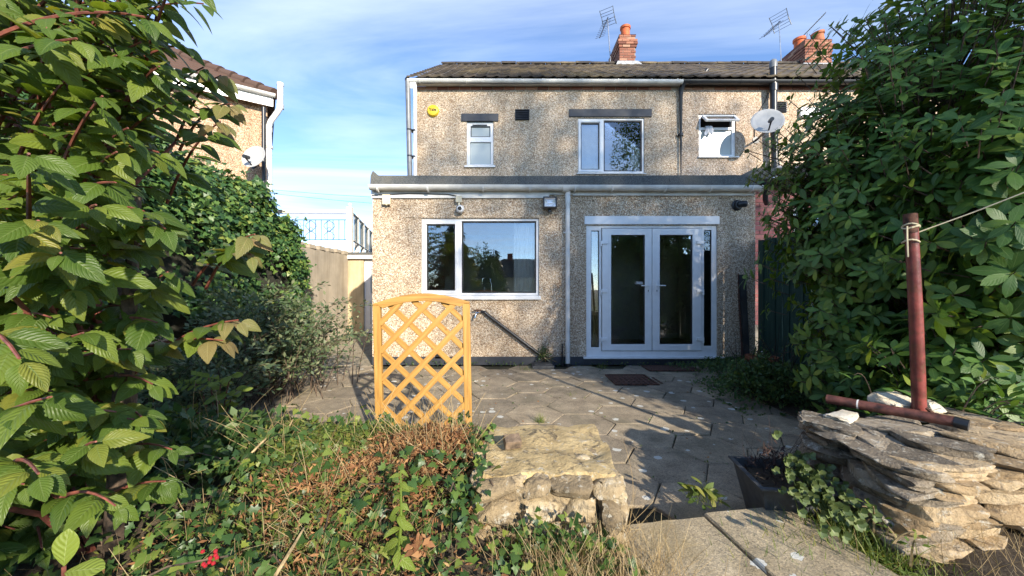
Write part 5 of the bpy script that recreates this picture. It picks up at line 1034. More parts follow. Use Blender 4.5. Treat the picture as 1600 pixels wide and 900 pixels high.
for px, py, d, isH in tips:
    T = D(px, py, d); ln = vr.uniform(.45, .7)
    st = T + Vector((-ln * vr.uniform(.65, .95), vr.uniform(.02, .35), -ln * vr.uniform(.05, .5)))
    mid = (T + st) / 2 + Vector((0, 0, vr.uniform(.05, .14)))
    pts = bez(st, mid, T, 8); br.tube(pts, [.0065 - .0005 * i for i in range(9)], 5)
    L_tot = sum((pts[i + 1] - pts[i]).length for i in range(8)); npair = max(4, int(L_tot / .075))
    for k in range(npair + 1):
        t = .28 + .72 * k / npair; f = min(7.999, t * 8); i = int(f); p = pts[i].lerp(pts[i + 1], f - i); dr = (pts[i + 1] - pts[i]).normalized()
        side = dr.cross(Vector((0, 0, 1))).normalized()
        if k % 2: side = (side + Vector((0, 0, vr.uniform(-.2, .5)))).normalized()
        for s in (-1, 1):
            if k == npair and s == 1: side = Vector((0, 0, 0))
            ax = dr * vr.uniform(.5, 1.0) + side * s * vr.uniform(.5, 1.1) + Vector((vr.uniform(-.2, .3), vr.uniform(-.25, .1), vr.uniform(-1.0, .0)))
            no = Vector((vr.uniform(-.1, .75), vr.uniform(-1.1, .1), .9 + vr.uniform(-.3, .2)))
            P.append(p + Vector(ax).normalized() * .012); A.append(ax); Nn.append(no); S.append(vr.uniform(.060, .100 if vr.random() < .75 else .135) * (1 if k < npair else .7)); young.append(isH and px > 340 and k >= npair - 1)
    if vr.random() < .10: br.tube([st, st + (VB + Vector((0, 0, max(.2, st.z - .45))) - st) * .6, VB + Vector((0, 0, max(.1, st.z - .7)))], [.006, .009, .012], 6)
P = arr(P); A = arr(A); Nn = arr(Nn); S = np.array(S); RR = frames(A, Nn); young = np.array(young)
VT = [leaf_t(20, 3, ovate(.32), .55, dr_, .055, .0065, 52, tw2) for dr_, tw2 in ((.22, .2), (.36, -.2), (.12, .35), (.48, 0), (.30, -.4))]
VLOW = leaf_t(6, 2, ovate(.32), .55, .28)
plant_leaves(vib, P[~young], RR[~young], S[~young], VT, VLOW, 'viburnum_leaf')
for i in np.nonzero(young)[0]:
    t = VT[i % 5]; o = bpy.data.objects.new('young_leaf', numpy_mesh('young_leaf', t[0], t[1], None, t[2], 'viburnum_young')); col.objects.link(o); o.parent = vib
    m4 = Matrix(RR[i].tolist()).to_4x4() @ Matrix.Scale(S[i], 4); m4.translation = Vector(P[i]) - VB; o.matrix_local = m4
part('branches', br, 'red_twig', vib, 0, True, kind='stuff')
part('trunk', MB().tube([VB, VB + Vector((.05, .05, .8)), VB + Vector((-.05, .1, 1.7)), VB + Vector((.05, .05, 2.5))], [.05, .04, .03, .015], 10).tube([VB + Vector((.05, 0, 0)), VB + Vector((.25, -.15, .8)), VB + Vector((.35, -.2, 1.5))], [.035, .028, .012], 8), 'bark', vib, 0, True)
# ---------------------------------------------------------------- broad leaved evergreen on the right
EB = Vector((3.3, -2.95, .01))
ev = thing('evergreen_shrub', 'big broad leaved evergreen shrub towering over the right side behind the red post', 'shrub', EB)
lobes = [((3.50, -3.0, 1.95), (1.38, 1.15, 1.85), 1900), ((3.75, -3.0, 3.15), (1.15, 1.0, 1.0), 420), ((3.15, -3.75, 1.75), (.80, .48, 1.05), 330), ((2.78, -2.9, 2.0), (.55, .55, 1.0), 300), ((2.75, -2.95, .75), (.42, .45, .62), 170), ((3.1, -3.6, .75), (.75, .35, .5), 160)]
P = []; A = []; Nn = []; S = []; br = MB(); er = random.Random(31); trunk_pts = [EB + Vector((.1 * k * .2, 0, .3 * k)) for k in range(10)]
for c, rad, n in lobes:
    for i in range(n):
        u = Vector(rand_unit(1)[0]); sh = (.62 + .40 * er.random()) if i % 4 else er.uniform(.3, .7)
        bump_ = 1 + .10 * math.sin(u.x * 7 + u.z * 5) * math.cos(u.z * 6 - u.y * 4)
        q = Vector((c[0] + u.x * rad[0] * sh * bump_, c[1] + u.y * rad[1] * sh * bump_, c[2] + u.z * rad[2] * sh * bump_))
        if q.z < .12 or q.x > 4.9: continue
        out = (Vector((u.x / rad[0], u.y / rad[1], u.z / rad[2])).normalized() + Vector((0, 0, .45))).normalized()
        tn = trunk_pts[min(9, max(0, int((q.z - .35) / .3)))]
        if i % 6 == 0: br.tube([tn.lerp(q, .35 * er.random()), tn.lerp(q, .7) - Vector((0, 0, .06)), q], [.008, .005, .003], 4, False)
        br.tube([q - out * .16 + Vector((0, 0, -.03)), q], [.004, .0025], 4, False); nl = er.randint(6, 9); a0 = er.uniform(0, 6.28); e1 = out.orthogonal().normalized(); e2 = out.cross(e1); big = er.uniform(.075, .125) if c[1] > -3.3 else er.uniform(.10, .15)
        for k in range(nl):
            a = a0 + k * 2.4; ra = e1 * math.cos(a) + e2 * math.sin(a); el = er.uniform(-.15, .75)
            ax = ra + out * el + Vector((0, 0, er.uniform(-.35, .1)))
            P.append(q - out * er.uniform(0, .07) + ra * .008); A.append(ax); Nn.append(out + ra * -.3 + Vector((0, 0, .25))); S.append(big * er.uniform(.75, 1.1))
P = arr(P); A = arr(A); Nn = arr(Nn); S = np.array(S); RR = frames(A, Nn)
ET = [leaf_t(8, 2, obov(.20), .45, dr_, 0, 0, 1, t2) for dr_, t2 in ((.10, .15), (.22, -.2), (.02, .1), (.30, .3))]
plant_leaves(ev, P, RR, S, ET, leaf_t(5, 1, obov(.20), .45, .15), 'laurel_leaf')
part('branches', br, 'bark', ev, 0, True, kind='stuff')
tk = MB()
for dx, dy, h in ((0, 0, 3.0), (.5, .2, 2.6), (-.35, .1, 2.3), (.2, -.4, 2.0)): tk.tube([EB, EB + Vector((dx * .4, dy * .4, h * .35)), EB + Vector((dx * .9, dy, h * .7)), EB + Vector((dx * 1.3, dy * 1.4, h))], [.05, .04, .028, .01], 8)
part('trunk', tk, 'bark', ev, 0, True)
# ---------------------------------------------------------------- ivy covered hedge on the left
IB = Vector((-4.8, -.6, 0))
hg = thing('ivy_hedge', 'tall dense ivy covered hedge along the left boundary in front of the rendered wall', 'hedge', IB)
n = 30000; y = rng.uniform(-3.6, 1.75, n); th = rng.uniform(-.35, 2.2, n)
hy = np.interp(y, [-3.6, -1.9, -.3, .3, 1.0, 1.5, 1.8], [3.0, 2.98, 2.80, 2.58, 2.25, 1.85, .9]); wy = np.interp(y, [-3.6, 0, 1.0, 1.75], [.92, .92, .80, .35])
def lump(y, t): return .12 * np.sin(y * 3.1 + 2 * t) + .10 * np.sin(y * 7.3 - 3 * t) + .07 * np.sin(y * 13 + 7 * t) + .06 * np.sin(t * 13 + y * 4)
ct, st_ = np.sign(np.cos(th)) * np.abs(np.cos(th)) ** .55, np.sign(np.sin(th)) * np.abs(np.sin(th)) ** .55
rad = 1 + lump(y, th) + rng.normal(0, .045, n) + .16 * rng.random(n) ** 14 - .12 * rng.random(n) ** 2
hx = -4.72 + wy * ct * rad; hzv = hy * .52 + hy * .48 * st_ * (1 + (rad - 1) * .6)
lo = th < -.2; hzv[lo] = rng.uniform(.02, .6, lo.sum())
P = np.stack([hx, y, np.maximum(hzv, .03)], 1)
out = np.stack([ct * 1.0, rng.normal(0, .25, n) - .25, st_ * .8], 1)
A = nrm(out) * .45 + rng.normal(0, .45, (n, 3)) + np.array([0, 0, -.65]); Nn = out + rng.normal(0, .32, (n, 3)) + np.array([.0, -.15, .30])
RR = frames(A, Nn); S = rng.uniform(.045, .105, n)
plant_leaves(hg, P, RR, S, [IVY], IVY, 'hedge_leaf')
core = MB(); ny_, nt_ = 24, 12; vs = []
for i in range(ny_ + 1):
    yy = -3.5 + 5.15 * i / ny_; hh = float(np.interp(yy, [-3.6, -1.9, -.3, .3, 1.0, 1.5, 1.8], [3.0, 2.98, 2.80, 2.58, 2.25, 1.85, .9])); ww = float(np.interp(yy, [-3.6, 0, 1.0, 1.75], [.92, .92, .80, .35]))
    for j in range(nt_ + 1):
        t = -.9 + 4.9 * j / nt_; c_, s_ = math.copysign(abs(math.cos(t)) ** .55, math.cos(t)), math.copysign(abs(math.sin(t)) ** .55, math.sin(t)); r_ = .80 + float(lump(yy, t)) * .7
        vs.append((-4.72 + ww * c_ * r_, yy, max(-.02, hh * .52 + hh * .46 * s_ * r_)))
k_ = nt_ + 1; core.add(vs, [(i * k_ + j, i * k_ + j + 1, (i + 1) * k_ + j + 1, (i + 1) * k_ + j) for i in range(ny_) for j in range(nt_)])
part('inner_filler', core, 'filler_dark', hg, 0, True)  # dark shell added inside the leaves to block seeing through the hedge
# ---------------------------------------------------------------- cotoneaster: arching stems of small grey green leaves
def arching(name, label, base, n, spread, hmin, hmax, leaf, step, mat, T, stem='bark', bias=(0, 0), seed=1, cat='shrub', droop=.35):
    r = random.Random(seed); base = Vector(base); t_ = thing(name, label, cat, base); P = []; A = []; Nn = []; S = []; st = MB()
    for i in range(n):
        b = base + Vector((r.gauss(0, spread * .35), r.gauss(0, spread * .35), 0)); a = r.uniform(0, 6.28); h = r.uniform(hmin, hmax); rad = r.uniform(.3, 1.0) * spread
        tip = b + Vector((math.cos(a) * rad + bias[0] * r.random(), math.sin(a) * rad + bias[1] * r.random(), h * r.uniform(1 - droop, 1)))
        mid = b.lerp(tip, .45) + Vector((0, 0, h * .55)); pts = bez(b, mid, tip, 9); st.tube(pts, [.006 - .0005 * q for q in range(10)], 4, False)
        ln = sum((pts[q + 1] - pts[q]).length for q in range(9)); m = int(ln / step)
        for k in range(m):
            t = .12 + .88 * k / m; f = min(8.999, t * 9); q = int(f); p = pts[q].lerp(pts[q + 1], f - q); dr = (pts[q + 1] - pts[q]).normalized()
            ax = dr * .6 + Vector((r.gauss(0, .7), r.gauss(0, .7), r.gauss(.1, .5)))
            P.append(p + ax.normalized() * r.uniform(0, leaf * 1.5)); A.append(ax); Nn.append(Vector((r.gauss(0, .5), r.gauss(-.3, .5), 1))); S.append(leaf * r.uniform(.7, 1.3))
    P = arr(P); S = np.array(S); plant_leaves(t_, P, frames(arr(A), arr(Nn)), S, [T], T, mat)
    part('stems', st, stem, t_, 0, True, kind='stuff'); return t_
arching('cotoneaster_shrub', 'loose grey green small leaved shrub arching over the path in front of the ivy', (-2.95, -1.75, 0), 150, .85, .55, 1.35, .052, .016, 'cotoneaster_leaf', DIAM, bias=(.35, 0), seed=4)
arching('cotoneaster_shrub', 'smaller low small leaved shrub nearer the camera between viburnum and path', (-2.75, -3.0, 0), 110, .6, .35, .85, .050, .016, 'cotoneaster_leaf', DIAM, bias=(.2, 0), seed=6)
arching('young_shrub', 'sparse arching sprays reaching right across the side passage', (-2.35, -1.2, 0), 16, .45, .7, 1.2, .05, .035, 'cotoneaster_leaf', DIAM, bias=(.45, .1), seed=9)
# compound leaved sapling under the viburnum
ms = thing('sapling', 'bright green sapling with paired leaflets in the dark corner below the viburnum', 'plant', (-2.15, CY + 2.7, 0))
P = []; A = []; Nn = []; S = []; stm = MB(); mr = random.Random(2)
for px, py in ((325, 590), (345, 600), (362, 588), (338, 620), (305, 600), (352, 632), (290, 640), (330, 655), (372, 610)):
    e = D(px, py, 2.6 + mr.uniform(-.1, .1)); b = Vector((-2.15, CY + 2.7, .02)); pts = bez(b, b.lerp(e, .6) + Vector((0, 0, .2)), e, 8); stm.tube(pts, .004, 5, False)
    dr = (pts[8] - pts[6]).normalized(); dr = Vector((dr.x, dr.y - .3, dr.z * .3 - .1)).normalized(); sd = dr.cross(Vector((0, -.6, 1))).normalized()
    for k in range(5):
        for s in (-1, 1):
            P.append(e + dr * (k - 2) * .035); A.append(sd * s + dr * .6 + Vector((0, 0, -.1))); Nn.append(Vector((.1, -.8, .8))); S.append(.07)
plant_leaves(ms, arr(P), frames(arr(A), arr(Nn)), S, [leaf_t(5, 1, obov(.22), .3, .15)], DIAM, 'lime_leaf')
part('stems', stm, 'red_twig', ms, 0, True, kind='stuff')
# ---------------------------------------------------------------- ivy and dry cranesbill over the raised bed
BB = Vector((-.8, CY + 1.5, .1))
iv = thing('ivy_plant', 'ground ivy spreading over the raised bed in the left foreground', 'ivy', BB)
def bed_pts(n, x0, x1, d0, d1, lift):
    x = rng.uniform(x0, x1, n); d = rng.uniform(d0, d1, n); z = np.array([bed_h(a, b + CY) for a, b in zip(x, d)]) + np.abs(rng.normal(0, lift, n)) + .02
    clump = .05 + .07 * np.sin(x * 6 + 1) * np.sin(d * 7) + .05 * np.sin(x * 13) * np.sin(d * 11 + 2); return np.stack([x, d + CY, z + np.maximum(0, clump) * (d > .9)], 1)
P = np.concatenate([bed_pts(5000, -2.4, -.12, .5, 2.35, .05), bed_pts(500, -3.0, -1.2, 1.8, 3.0, .06), bed_pts(160, -.1, .45, .75, 1.42, .03)]); n = len(P)
# trails hanging on the left side of the pier
m_ = 260; tx = rng.uniform(-.25, -.08, m_); P = np.concatenate([P, np.stack([tx, CY + rng.uniform(1.42, 2.0, m_), rng.uniform(.1, .52, m_)], 1)]); n = len(P)
A = rng.normal(0, .6, (n, 3)) + np.array([.1, -.55, -.35]); Nn = rng.normal(0, .38, (n, 3)) + np.array([.15, -.65, .9]); S = rng.uniform(.024, .054, n)
plant_leaves(iv, P, frames(A, Nn), S, [IVY], IVY, 'ivy_leaf')
vn = MB()
for i in range(60):
    p = Vector(P[rng.integers(n)]); q = p + Vector((rng.normal(0, .15), rng.normal(0, .1), .02)); vn.tube([p, (p + q) / 2 + Vector((0, 0, .03)), q], .003, 4, False)
part('vines', vn, 'bark', iv, 0, True, kind='stuff')
def mound(name, label, cat, c, rx, ry, h, n, T, mat, size, stems=0, stem_mat='straw_blade', seed=0, zfun=None, flop=0.0):
    c = Vector(c); t_ = thing(name, label, cat, c); u = rng.normal(0, .42, n).clip(-1, 1); v = rng.normal(0, .42, n).clip(-1, 1)
    z = h * np.sqrt(np.maximum(0, 1 - np.minimum(1, u * u + v * v))) * rng.random(n) ** .4 * (1 + .25 * np.sin(u * 9 + seed) * np.sin(v * 8))
    gx, gy = c.x + u * rx, c.y + v * ry; gz = np.array([zfun(a, b) for a, b in zip(gx, gy)]) if zfun else c.z
    P = np.stack([gx, gy, gz + z + .01], 1); A = rng.normal(0, .8, (n, 3)) + np.stack([u, v - .2, np.full(n, .2 - flop)], 1); Nn = rng.normal(0, .5, (n, 3)) + np.array([.1, -.4, .9])
    stuffpart('foliage', T, P, frames(A, Nn), rng.uniform(.6, 1.3, n) * size, mat, t_)
    if stems:
        b = np.stack([c.x + rng.normal(0, .35, stems) * rx, c.y + rng.normal(0, .35, stems) * ry, np.zeros(stems)], 1); b[:, 2] = [zfun(a, q) if zfun else c.z for a, q in b[:, :2]]
        A = rng.normal(0, .6, (stems, 3)) + np.array([0, -.2, .8]); stuffpart('stems', STEM, b + np.array([0, 0, h * .25]), frames(A, rng.normal(0, 1, (stems, 3))), rng.uniform(.8, 1.6, stems) * h * 1.1, stem_mat, t_)
    return t_
PALM = (lambda V: V)(ivy_t())
mound('cranesbill', 'dry brown cranesbill tangle below the trellis', 'dry plant', (-.42, CY + 1.86, .36), .44, .28, .20, 4600, NARROW, 'dry_leaf', .030, 420, 'straw_blade', 1, bed_h)
mound('cranesbill', 'dry red brown cranesbill patch at the centre of the raised bed', 'dry plant', (-.66, CY + 1.60, .34), .60, .38, .13, 3400, NARROW, 'dry_leaf', .028, 340, 'straw_blade', 2, bed_h)
mound('cranesbill', 'fresh green cranesbill clump at the back left of the raised bed', 'plant', (-1.05, CY + 2.0, .35), .55, .30, .17, 5200, NARROW, 'geranium_leaf', .030, 140, 'straw_blade', 3, bed_h)
mound('cranesbill', 'small yellow green cranesbill tuft in front of the trellis foot', 'plant', (-.62, CY + 2.05, .36), .32, .20, .15, 2200, NARROW, 'geranium_leaf', .032, 50, 'straw_blade', 4, bed_h)
mound('cranesbill', 'scattered green cranesbill sprouts across the front slope of the bed', 'plant', (-.75, CY + 1.35, .2), .8, .45, .13, 2600, NARROW, 'geranium_leaf', .028, 100, 'straw_blade', 8, bed_h)
mound('bramble', 'low dark leafy growth under the viburnum branches', 'plant', (-1.65, CY + 1.95, .2), .7, .5, .22, 1500, DIAM, 'weed_leaf', .06, 120, 'straw_blade', 5, bed_h)
mound('dry_stalks', 'sprawling straw coloured stalks at the front left of the bed', 'dry plant', (-.75, CY + 1.25, .15), .85, .38, .12, 1500, NARROW, 'dry_leaf', .026, 480, 'straw_blade', 6, bed_h)
# pale fallen sticks
for i, (a, b, lab) in enumerate((((438, 690, 1.95), (458, 655, 1.95), 'short bleached stick jutting up at the back of the bed'), ((430, 900, 1.15), (475, 825, 1.3), 'bleached twig at the bottom edge of the ivy'), ((382, 720, 1.75), (424, 678, 1.85), 'bleached twig lying on green cranesbill'))):
    p, q = D(*a), D(*b); m_ = (p + q) / 2 + Vector((.01, 0, .015)); solo('stick', MB().tube([p, m_, q], [.006, .005, .003], 6), 'straw', lab, 'stick', p)
# tall weed
wd = D(622, 890, 1.22); tw2 = thing('tall_weed', 'tall pale green weed with soft pointed leaves before the trellis', 'plant', wd); wt = D(626, 735, 1.28)
part('stem', MB().tube([wd, wd.lerp(wt, .5) + Vector((.006, 0, 0)), wt], [.006, .005, .003], 6), 'lime_leaf', tw2, 0, True)
P = []; A = []; Nn = []; S = []; wr = random.Random(14)
for k in range(22):
    t = .12 + .88 * k / 21; p = wd.lerp(wt, t); a = k * 2.4; P.append(p); A.append(Vector((math.cos(a), math.sin(a) * .8, wr.uniform(-.7, .35)))); Nn.append(Vector((0, -.5, 1))); S.append(wr.uniform(.05, .085) * (1.1 - .55 * t))
plant_leaves(tw2, arr(P), frames(arr(A), arr(Nn)), S, [leaf_t(8, 2, ovate(.26), .5, .3), leaf_t(8, 2, ovate(.22), .4, .5)], DIAM, 'lime_leaf')
lf = D(100, 885, .62); lw = thing('lime_leaf_sprig', 'single bright lime green leaf sprig at the bottom left corner', 'plant', lf - Vector((0, 0, .25)))
part('stem', MB().tube([lf - Vector((0, 0, .25)), lf], .003, 5), 'red_twig', lw)
plant_leaves(lw, arr([lf, lf + Vector((.0, 0, -.01))]), frames(arr([Vector((.05, 0, 1)), Vector((1, .1, .1))]), arr([Vector((.3, -1, .2)), Vector((0, -.4, 1))])), [.06, .06], [leaf_t(10, 2, obov(.3), .3, .1)], DIAM, 'lime_leaf')
# reddish dead leaf cluster and berries
mound('withered_leaves', 'pinkish withered leaf cluster at the bottom of the bed', 'dry plant', D(655, 872, 1.2), .03, .03, .06, 40, DIAM, 'dry_leaf', .03, 0)
bt_ = thing('berry_sprig', 'sprig of small red berries low among the ivy', 'berries', D(335, 885, 1.12)); brr = random.Random(1)
for k in range(9):
    p = D(328 + brr.uniform(-14, 16), 876 + brr.uniform(-12, 12), 1.12); part('berry', MB().lathe(p, [(.001, 0), (.0055, .003), (.006, .006), (.005, .010), (.001, .012)], 8), 'red_berry', bt_, 0, True)
# ---------------------------------------------------------------- weeds, grass tufts, dry grass
def tuft(label, c, n, h, r, mat='grass_blade', T=BLADE, name='grass_tuft', cat='grass'):
    c = np.array(c); b = c + np.stack([rng.normal(0, r, n), rng.normal(0, r, n), np.zeros(n)], 1); A = rng.normal(0, .42, (n, 3)) + np.array([0, 0, 1.0])
    return stuff(name, T, b, frames(A, rng.normal(0, 1, (n, 3)) + np.array([0, -.6, 0])), rng.uniform(.5, 1.1, n) * h, mat, label, cat, tuple(c))
for px, py, n_, h_, r_, lab in ((846, 660, 60, .09, .025, 'small grass tuft in a joint of the hexagonal paving behind the pier'), (892, 618, 30, .05, .03, 'tiny grass tuft in the paving left of the manhole cover'), (940, 575, 60, .08, .06, 'grass tuft at the wall foot below the left door side pane'), (822, 578, 50, .08, .05, 'grass tuft at the wall foot beside the gully box'), (1100, 781, 60, .09, .035, 'leafy grass tuft at the back edge of the right step slab'), (1240, 862, 130, .12, .07, 'grass tuft in the gap between the step slabs'), (1200, 890, 140, .10, .10, 'grass fringe at the bottom edge in front of the step')):
    p = G(px, py, .0 if py < 760 else (.11 if py < 800 else .09)); tuft(lab, p, n_, h_, r_)
P1 = G(1345, 850, .12); tuft('thick grass clump at the base of the stacked stones', P1, 700, .12, .09)
tuft('dry straw coloured grass spreading before the stacked stones', (2.15, CY + 1.34, .14), 1500, .16, .32, 'straw_blade', STEM, 'dry_grass', 'dry grass')
tuft('green grass mixed at the right bottom edge below the stones', (1.55, CY + 1.22, .12), 700, .09, .16)
tuft('straw coloured dead grass hanging over the front of the stone pier', (.22, CY + 1.44, .12), 800, .24, .17, 'straw_blade', STEM, 'dry_grass', 'dry grass')
tuft('wisps of dead grass beside the left step slab', (.56, CY + 1.38, .10), 160, .2, .06, 'straw_blade', STEM, 'dry_grass', 'dry grass')
mound('leafy_weed', 'broad leaved weed sprouting behind the right step slab', 'plant', G(1097, 783, .10), .07, .05, .07, 34, leaf_t(5, 1, obov(.2), .4, .3), 'geranium_leaf', .07)
mound('pier_weeds', 'small green seedlings rooted in the front of the stone pier', 'plant', (.16, CY + 1.43, .08), .36, .06, .24, 330, IVY, 'ivy_leaf', .034)
mound('wall_weed', 'green weed growing at the wall beside the slanting waste pipe', 'plant', (X(850, -.05), -.10, .05), .12, .06, .26, 220, DIAM, 'weed_leaf', .035, 20)
# creeping weeds at the right of the patio, each patch one plant mass
n = 9000; x = 2.1 + 1.85 * rng.beta(2.2, 1.3, n); y = -2.3 + 2.15 * rng.random(n); keep = x > 2.15 + .9 * np.abs(np.sin(y * 2.3)) * rng.random(n) ** .5; x, y = x[keep], y[keep]; n = len(x)
z = (.05 + .16 * np.maximum(0, np.sin(x * 4.1) * np.sin(y * 3.7 + 1)) + .10 * (x > 3.0)) * rng.random(n) ** .5
stuff('creeping_weeds', DIAM, np.stack([x, y, z + .01], 1), frames(rng.normal(0, .7, (n, 3)) + np.array([0, -.2, .2]), rng.normal(0, .4, (n, 3)) + np.array([0, -.4, 1])), rng.uniform(.025, .055, n), 'weed_leaf', 'dark green creeping weeds covering the right side of the patio below the fence', 'weeds')
n = 260; x = rng.uniform(-2.0, 3.6, n); stuff('wall_foot_weeds', DIAM, np.stack([x, -.04 - .06 * rng.random(n), .01 + .05 * rng.random(n)], 1), frames(rng.normal(0, .7, (n, 3)) + np.array([0, -.3, .5]), rng.normal(0, .4, (n, 3)) + np.array([0, -.5, 1])), rng.uniform(.02, .045, n), 'weed_leaf', 'thin line of tiny weeds along the foot of the extension wall', 'weeds')
mound('border_shrub', 'low dark bushy plant under the evergreen at the edge of the paving', 'shrub', (2.75, -1.9, 0), .45, .45, .42, 3200, DIAM, 'weed_leaf', .045, 60, 'dark_dry')
mound('yellow_herb', 'yellow green low herb beside the terracotta pot', 'plant', (X(1180, -.75), -.75, 0), .12, .12, .16, 420, DIAM, 'geranium_leaf', .035)
mound('pot_plant', 'small green plant growing in the wide terracotta pot', 'plant', pc + Vector((0, 0, .17)), .15, .15, .14, 240, DIAM, 'weed_leaf', .035, 20)
arching('rambling_stem', 'bare arching rose stems in front of the green fence', (X(1200, -.6), -.6, .0), 9, .55, .4, .75, .035, .05, 'weed_leaf', DIAM, seed=17, bias=(.2, -.3), cat='plant')
arching('laurel_seedling', 'light green leafy seedlings behind the stacked stones right of the red post', (2.6, -3.62, .1), 34, .32, .45, .75, .085, .05, 'laurel_leaf', leaf_t(5, 1, ovate(.18), .4, .3), seed=23, cat='plant')
mound('dead_plant', 'dark withered plant sprawling from the square planter', 'dry plant', c1 + Vector((.0, .03, .22)), .13, .13, .16, 200, NARROW, 'dark_dry', .035, 50, 'dark_dry')
# succulent cushion between planter and stones
su = thing('succulent_plant', 'cushion of fleshy green succulent rosettes hanging between planter and stacked stones', 'succulent', (1.50, -4.22, .2)); P = []; A = []; Nn = []; S = []
sr2 = random.Random(6)
for k in range(150):
    px = sr2.gauss(1264, 20) + (k % 3 == 0) * sr2.uniform(20, 70); py = sr2.gauss(752, 20) + (px - 1264) * .75; q = D(px, py, 1.74 - (py - 750) * .0035 + sr2.uniform(-.03, .03))
    for j in range(5):
        a = j * 1.256 + k; P.append(q); A.append(Vector((math.cos(a), -.5, math.sin(a)))); Nn.append(Vector((math.cos(a) * -.3, -1, .5))); S.append(sr2.uniform(.020, .032))
plant_leaves(su, arr(P), frames(arr(A), arr(Nn)), S, [leaf_t(3, 1, obov(.42), .6, -.2)], leaf_t(3, 1, obov(.42), .6, -.2), 'succulent_leaf')
arching('straggly_weed', 'pale straggly weed trailing over the front of the succulent', (1.58, -4.42, .14), 7, .13, .10, .24, .03, .03, 'grass_blade', DIAM, stem='straw', seed=29, cat='plant')
jr = random.Random(55); jp = []
slabs_ = [c for c in patio.children]
for _ in range(900):
    c_ = jr.choice(slabs_).location; a = jr.randrange(6); t = jr.random(); v0 = Vector((math.cos(R(60 * a)), math.sin(R(60 * a)), 0)) * HR; v1 = Vector((math.cos(R(60 * a + 60)), math.sin(R(60 * a + 60)), 0)) * HR
    q = Vector(c_) + v0.lerp(v1, t)
    if math.sin(q.x * 2.1 + 1) * math.sin(q.y * 2.7) > -.1: jp.append((q.x + jr.gauss(0, .006), q.y + jr.gauss(0, .006), .0 + .012 * jr.random()))
jp = np.array(jp); n = len(jp)
stuff('joint_moss', DIAM, jp, frames(rng.normal(0, .8, (n, 3)) + np.array([0, -.1, .3]), rng.normal(0, .4, (n, 3)) + np.array([0, -.3, 1])), rng.uniform(.012, .03, n), 'weed_leaf', 'moss and tiny weeds growing in the joints of the hexagonal paving', 'moss')
# fallen leaves on the paving
lr = random.Random(77); fm_ = [numpy_mesh('fallen_leaf', t[0], t[1], None, t[2], 'dry_leaf') for t in (leaf_t(4, 1, ovate(.3), .4, .2),)]
fallen = np.array([(lr.uniform(-.6, 3.2), lr.uniform(-3.6, -.2), .004) for _ in range(60)])
stuff('fallen_leaves', leaf_t(3, 1, ovate(.3), .6, .25), fallen, frames(rng.normal(0, 1, (60, 3)) * np.array([1, 1, .08]), np.tile([0, 0, 1.], (60, 1)) + rng.normal(0, .15, (60, 3))), rng.uniform(.02, .045, 60), 'dry_leaf', 'scattered small fallen leaves on the hexagonal paving', 'leaves')
# ---------------------------------------------------------------- behind the camera: what shades the house and shows in the glass
def conifer(label, base, h, r, z0, n, seed):
    b = Vector(base); t_ = thing('conifer_tree', label, 'tree', b, 'conifers in the garden behind'); r_ = np.random.default_rng(seed)
    part('trunk', MB().tube([b, b + Vector((.05, 0, h * .5)), b + Vector((0, 0, h))], [.16, .11, .02], 8), 'bark', t_, 0, True)
    t = 1 - np.sqrt(r_.random(n)); zz_ = z0 + (h - z0) * t; lay = .75 + .25 * np.cos(zz_ * 9); a = r_.uniform(0, 6.283, n); q = r * (1 - t) ** .8 * lay * r_.random(n) ** .45 + .05
    dirn = np.stack([np.cos(a), np.sin(a), np.zeros(n)], 1); P = np.array(b) + dirn * q[:, None] + np.stack([0 * q, 0 * q, zz_ - .22 * q], 1)
    stuffpart('crown', SPRAY, P, frames(dirn + r_.normal(0, .35, (n, 3)) + np.array([0, 0, -.35]), r_.normal(0, .4, (n, 3)) + np.array([0, 0, 1])), r_.uniform(.3, .6, n), 'conifer_leaf', t_)
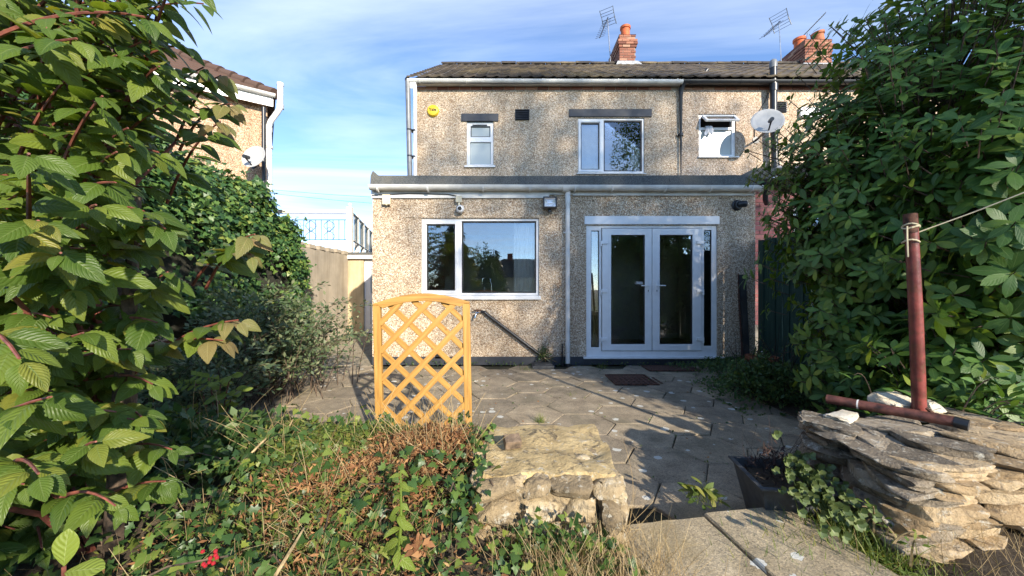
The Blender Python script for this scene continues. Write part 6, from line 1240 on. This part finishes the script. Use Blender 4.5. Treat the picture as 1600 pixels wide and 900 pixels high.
def broadleaf(label, trunk, c, rad, n, seed, size):
    b = Vector(trunk); t_ = thing('broadleaf_tree', label, 'tree', b, 'tall trees behind the garden'); r_ = np.random.default_rng(seed); tk_ = MB(); cc_ = Vector(c)
    tk_.tube([b, b.lerp(cc_, .5) + Vector((.1, 0, 0)), cc_, cc_ + Vector((0, 0, rad[2] * .7))], [.22, .17, .09, .02], 9)
    for k in range(14):
        u = Vector(r_.normal(size=3)).normalized(); tk_.tube([b.lerp(cc_, .75) + Vector((0, 0, r_.uniform(0, 2))), cc_ + Vector((u.x * rad[0] * .4, u.y * rad[1] * .4, u.z * rad[2] * .5)), cc_ + Vector((u.x * rad[0] * .85, u.y * rad[1] * .85, u.z * rad[2] * .85))], [.06, .035, .01], 5)
    part('trunk', tk_, 'bark', t_, 0, True)
    u = nrm(r_.normal(size=(n, 3))); q = r_.random(n) ** .45 * (1 + .15 * np.sin(u[:, 0] * 7) * np.cos(u[:, 2] * 8))
    stuffpart('crown', DIAM, np.array(c) + u * q[:, None] * np.array(rad), frames(r_.normal(size=(n, 3)), r_.normal(size=(n, 3))), r_.uniform(.6, 1.3, n) * size, 'weed_leaf', t_)
broadleaf('tall tree mirrored dark in the right pane of the large upstairs window', (10.2, -16, 0), (9.4, -16, 10.7), (2.7, 2.2, 4.4), 10500, 1, .15)
broadleaf('second tall tree right of the mirrored one, shading the doors', (12.6, -16.6, 0), (12.2, -16.6, 10.6), (2.4, 2.2, 4.5), 9500, 2, .15)
conifer('conifer mirrored at the left side of the kitchen window', (-3.9, -19, 0), 6.0, 1.6, .5, 4000, 2)
conifer('smaller conifer mirrored beside the roof in the kitchen window', (-1.6, -26, 0), 4.6, 1.5, .4, 3000, 3)
bh = thing('bungalow', 'pale bungalow with dark tiled roof mirrored in the kitchen window', 'house', (2, -40, 0))
part('wall', MB().box((-5, -46, 0), (9, -38, 2.6)), 'render_cream', bh)
part('roof', MB().add([(-5.4, -37.6, 2.5), (9.4, -37.6, 2.5), (9.4, -46.4, 2.5), (-5.4, -46.4, 2.5), (-1.2, -42, 5.0), (5.2, -42, 5.0)], [(0, 1, 5, 4), (1, 2, 5), (2, 3, 4, 5), (3, 0, 4), (3, 2, 1, 0)]), 'roof_tile', bh)
part('chimney', MB().box((-.6, -42.3, 4.6), (.1, -41.6, 5.7)), 'brick_red', bh)
mound('shade_shrub', 'unseen rounded shrub added behind the viewpoint to shade the lower viburnum leaves', 'shrub', (-1.1, -7.15, 0), 1.05, .6, 2.35, 6500, DIAM, 'weed_leaf', .09)  # added out of view, only to throw shade on the lower viburnum
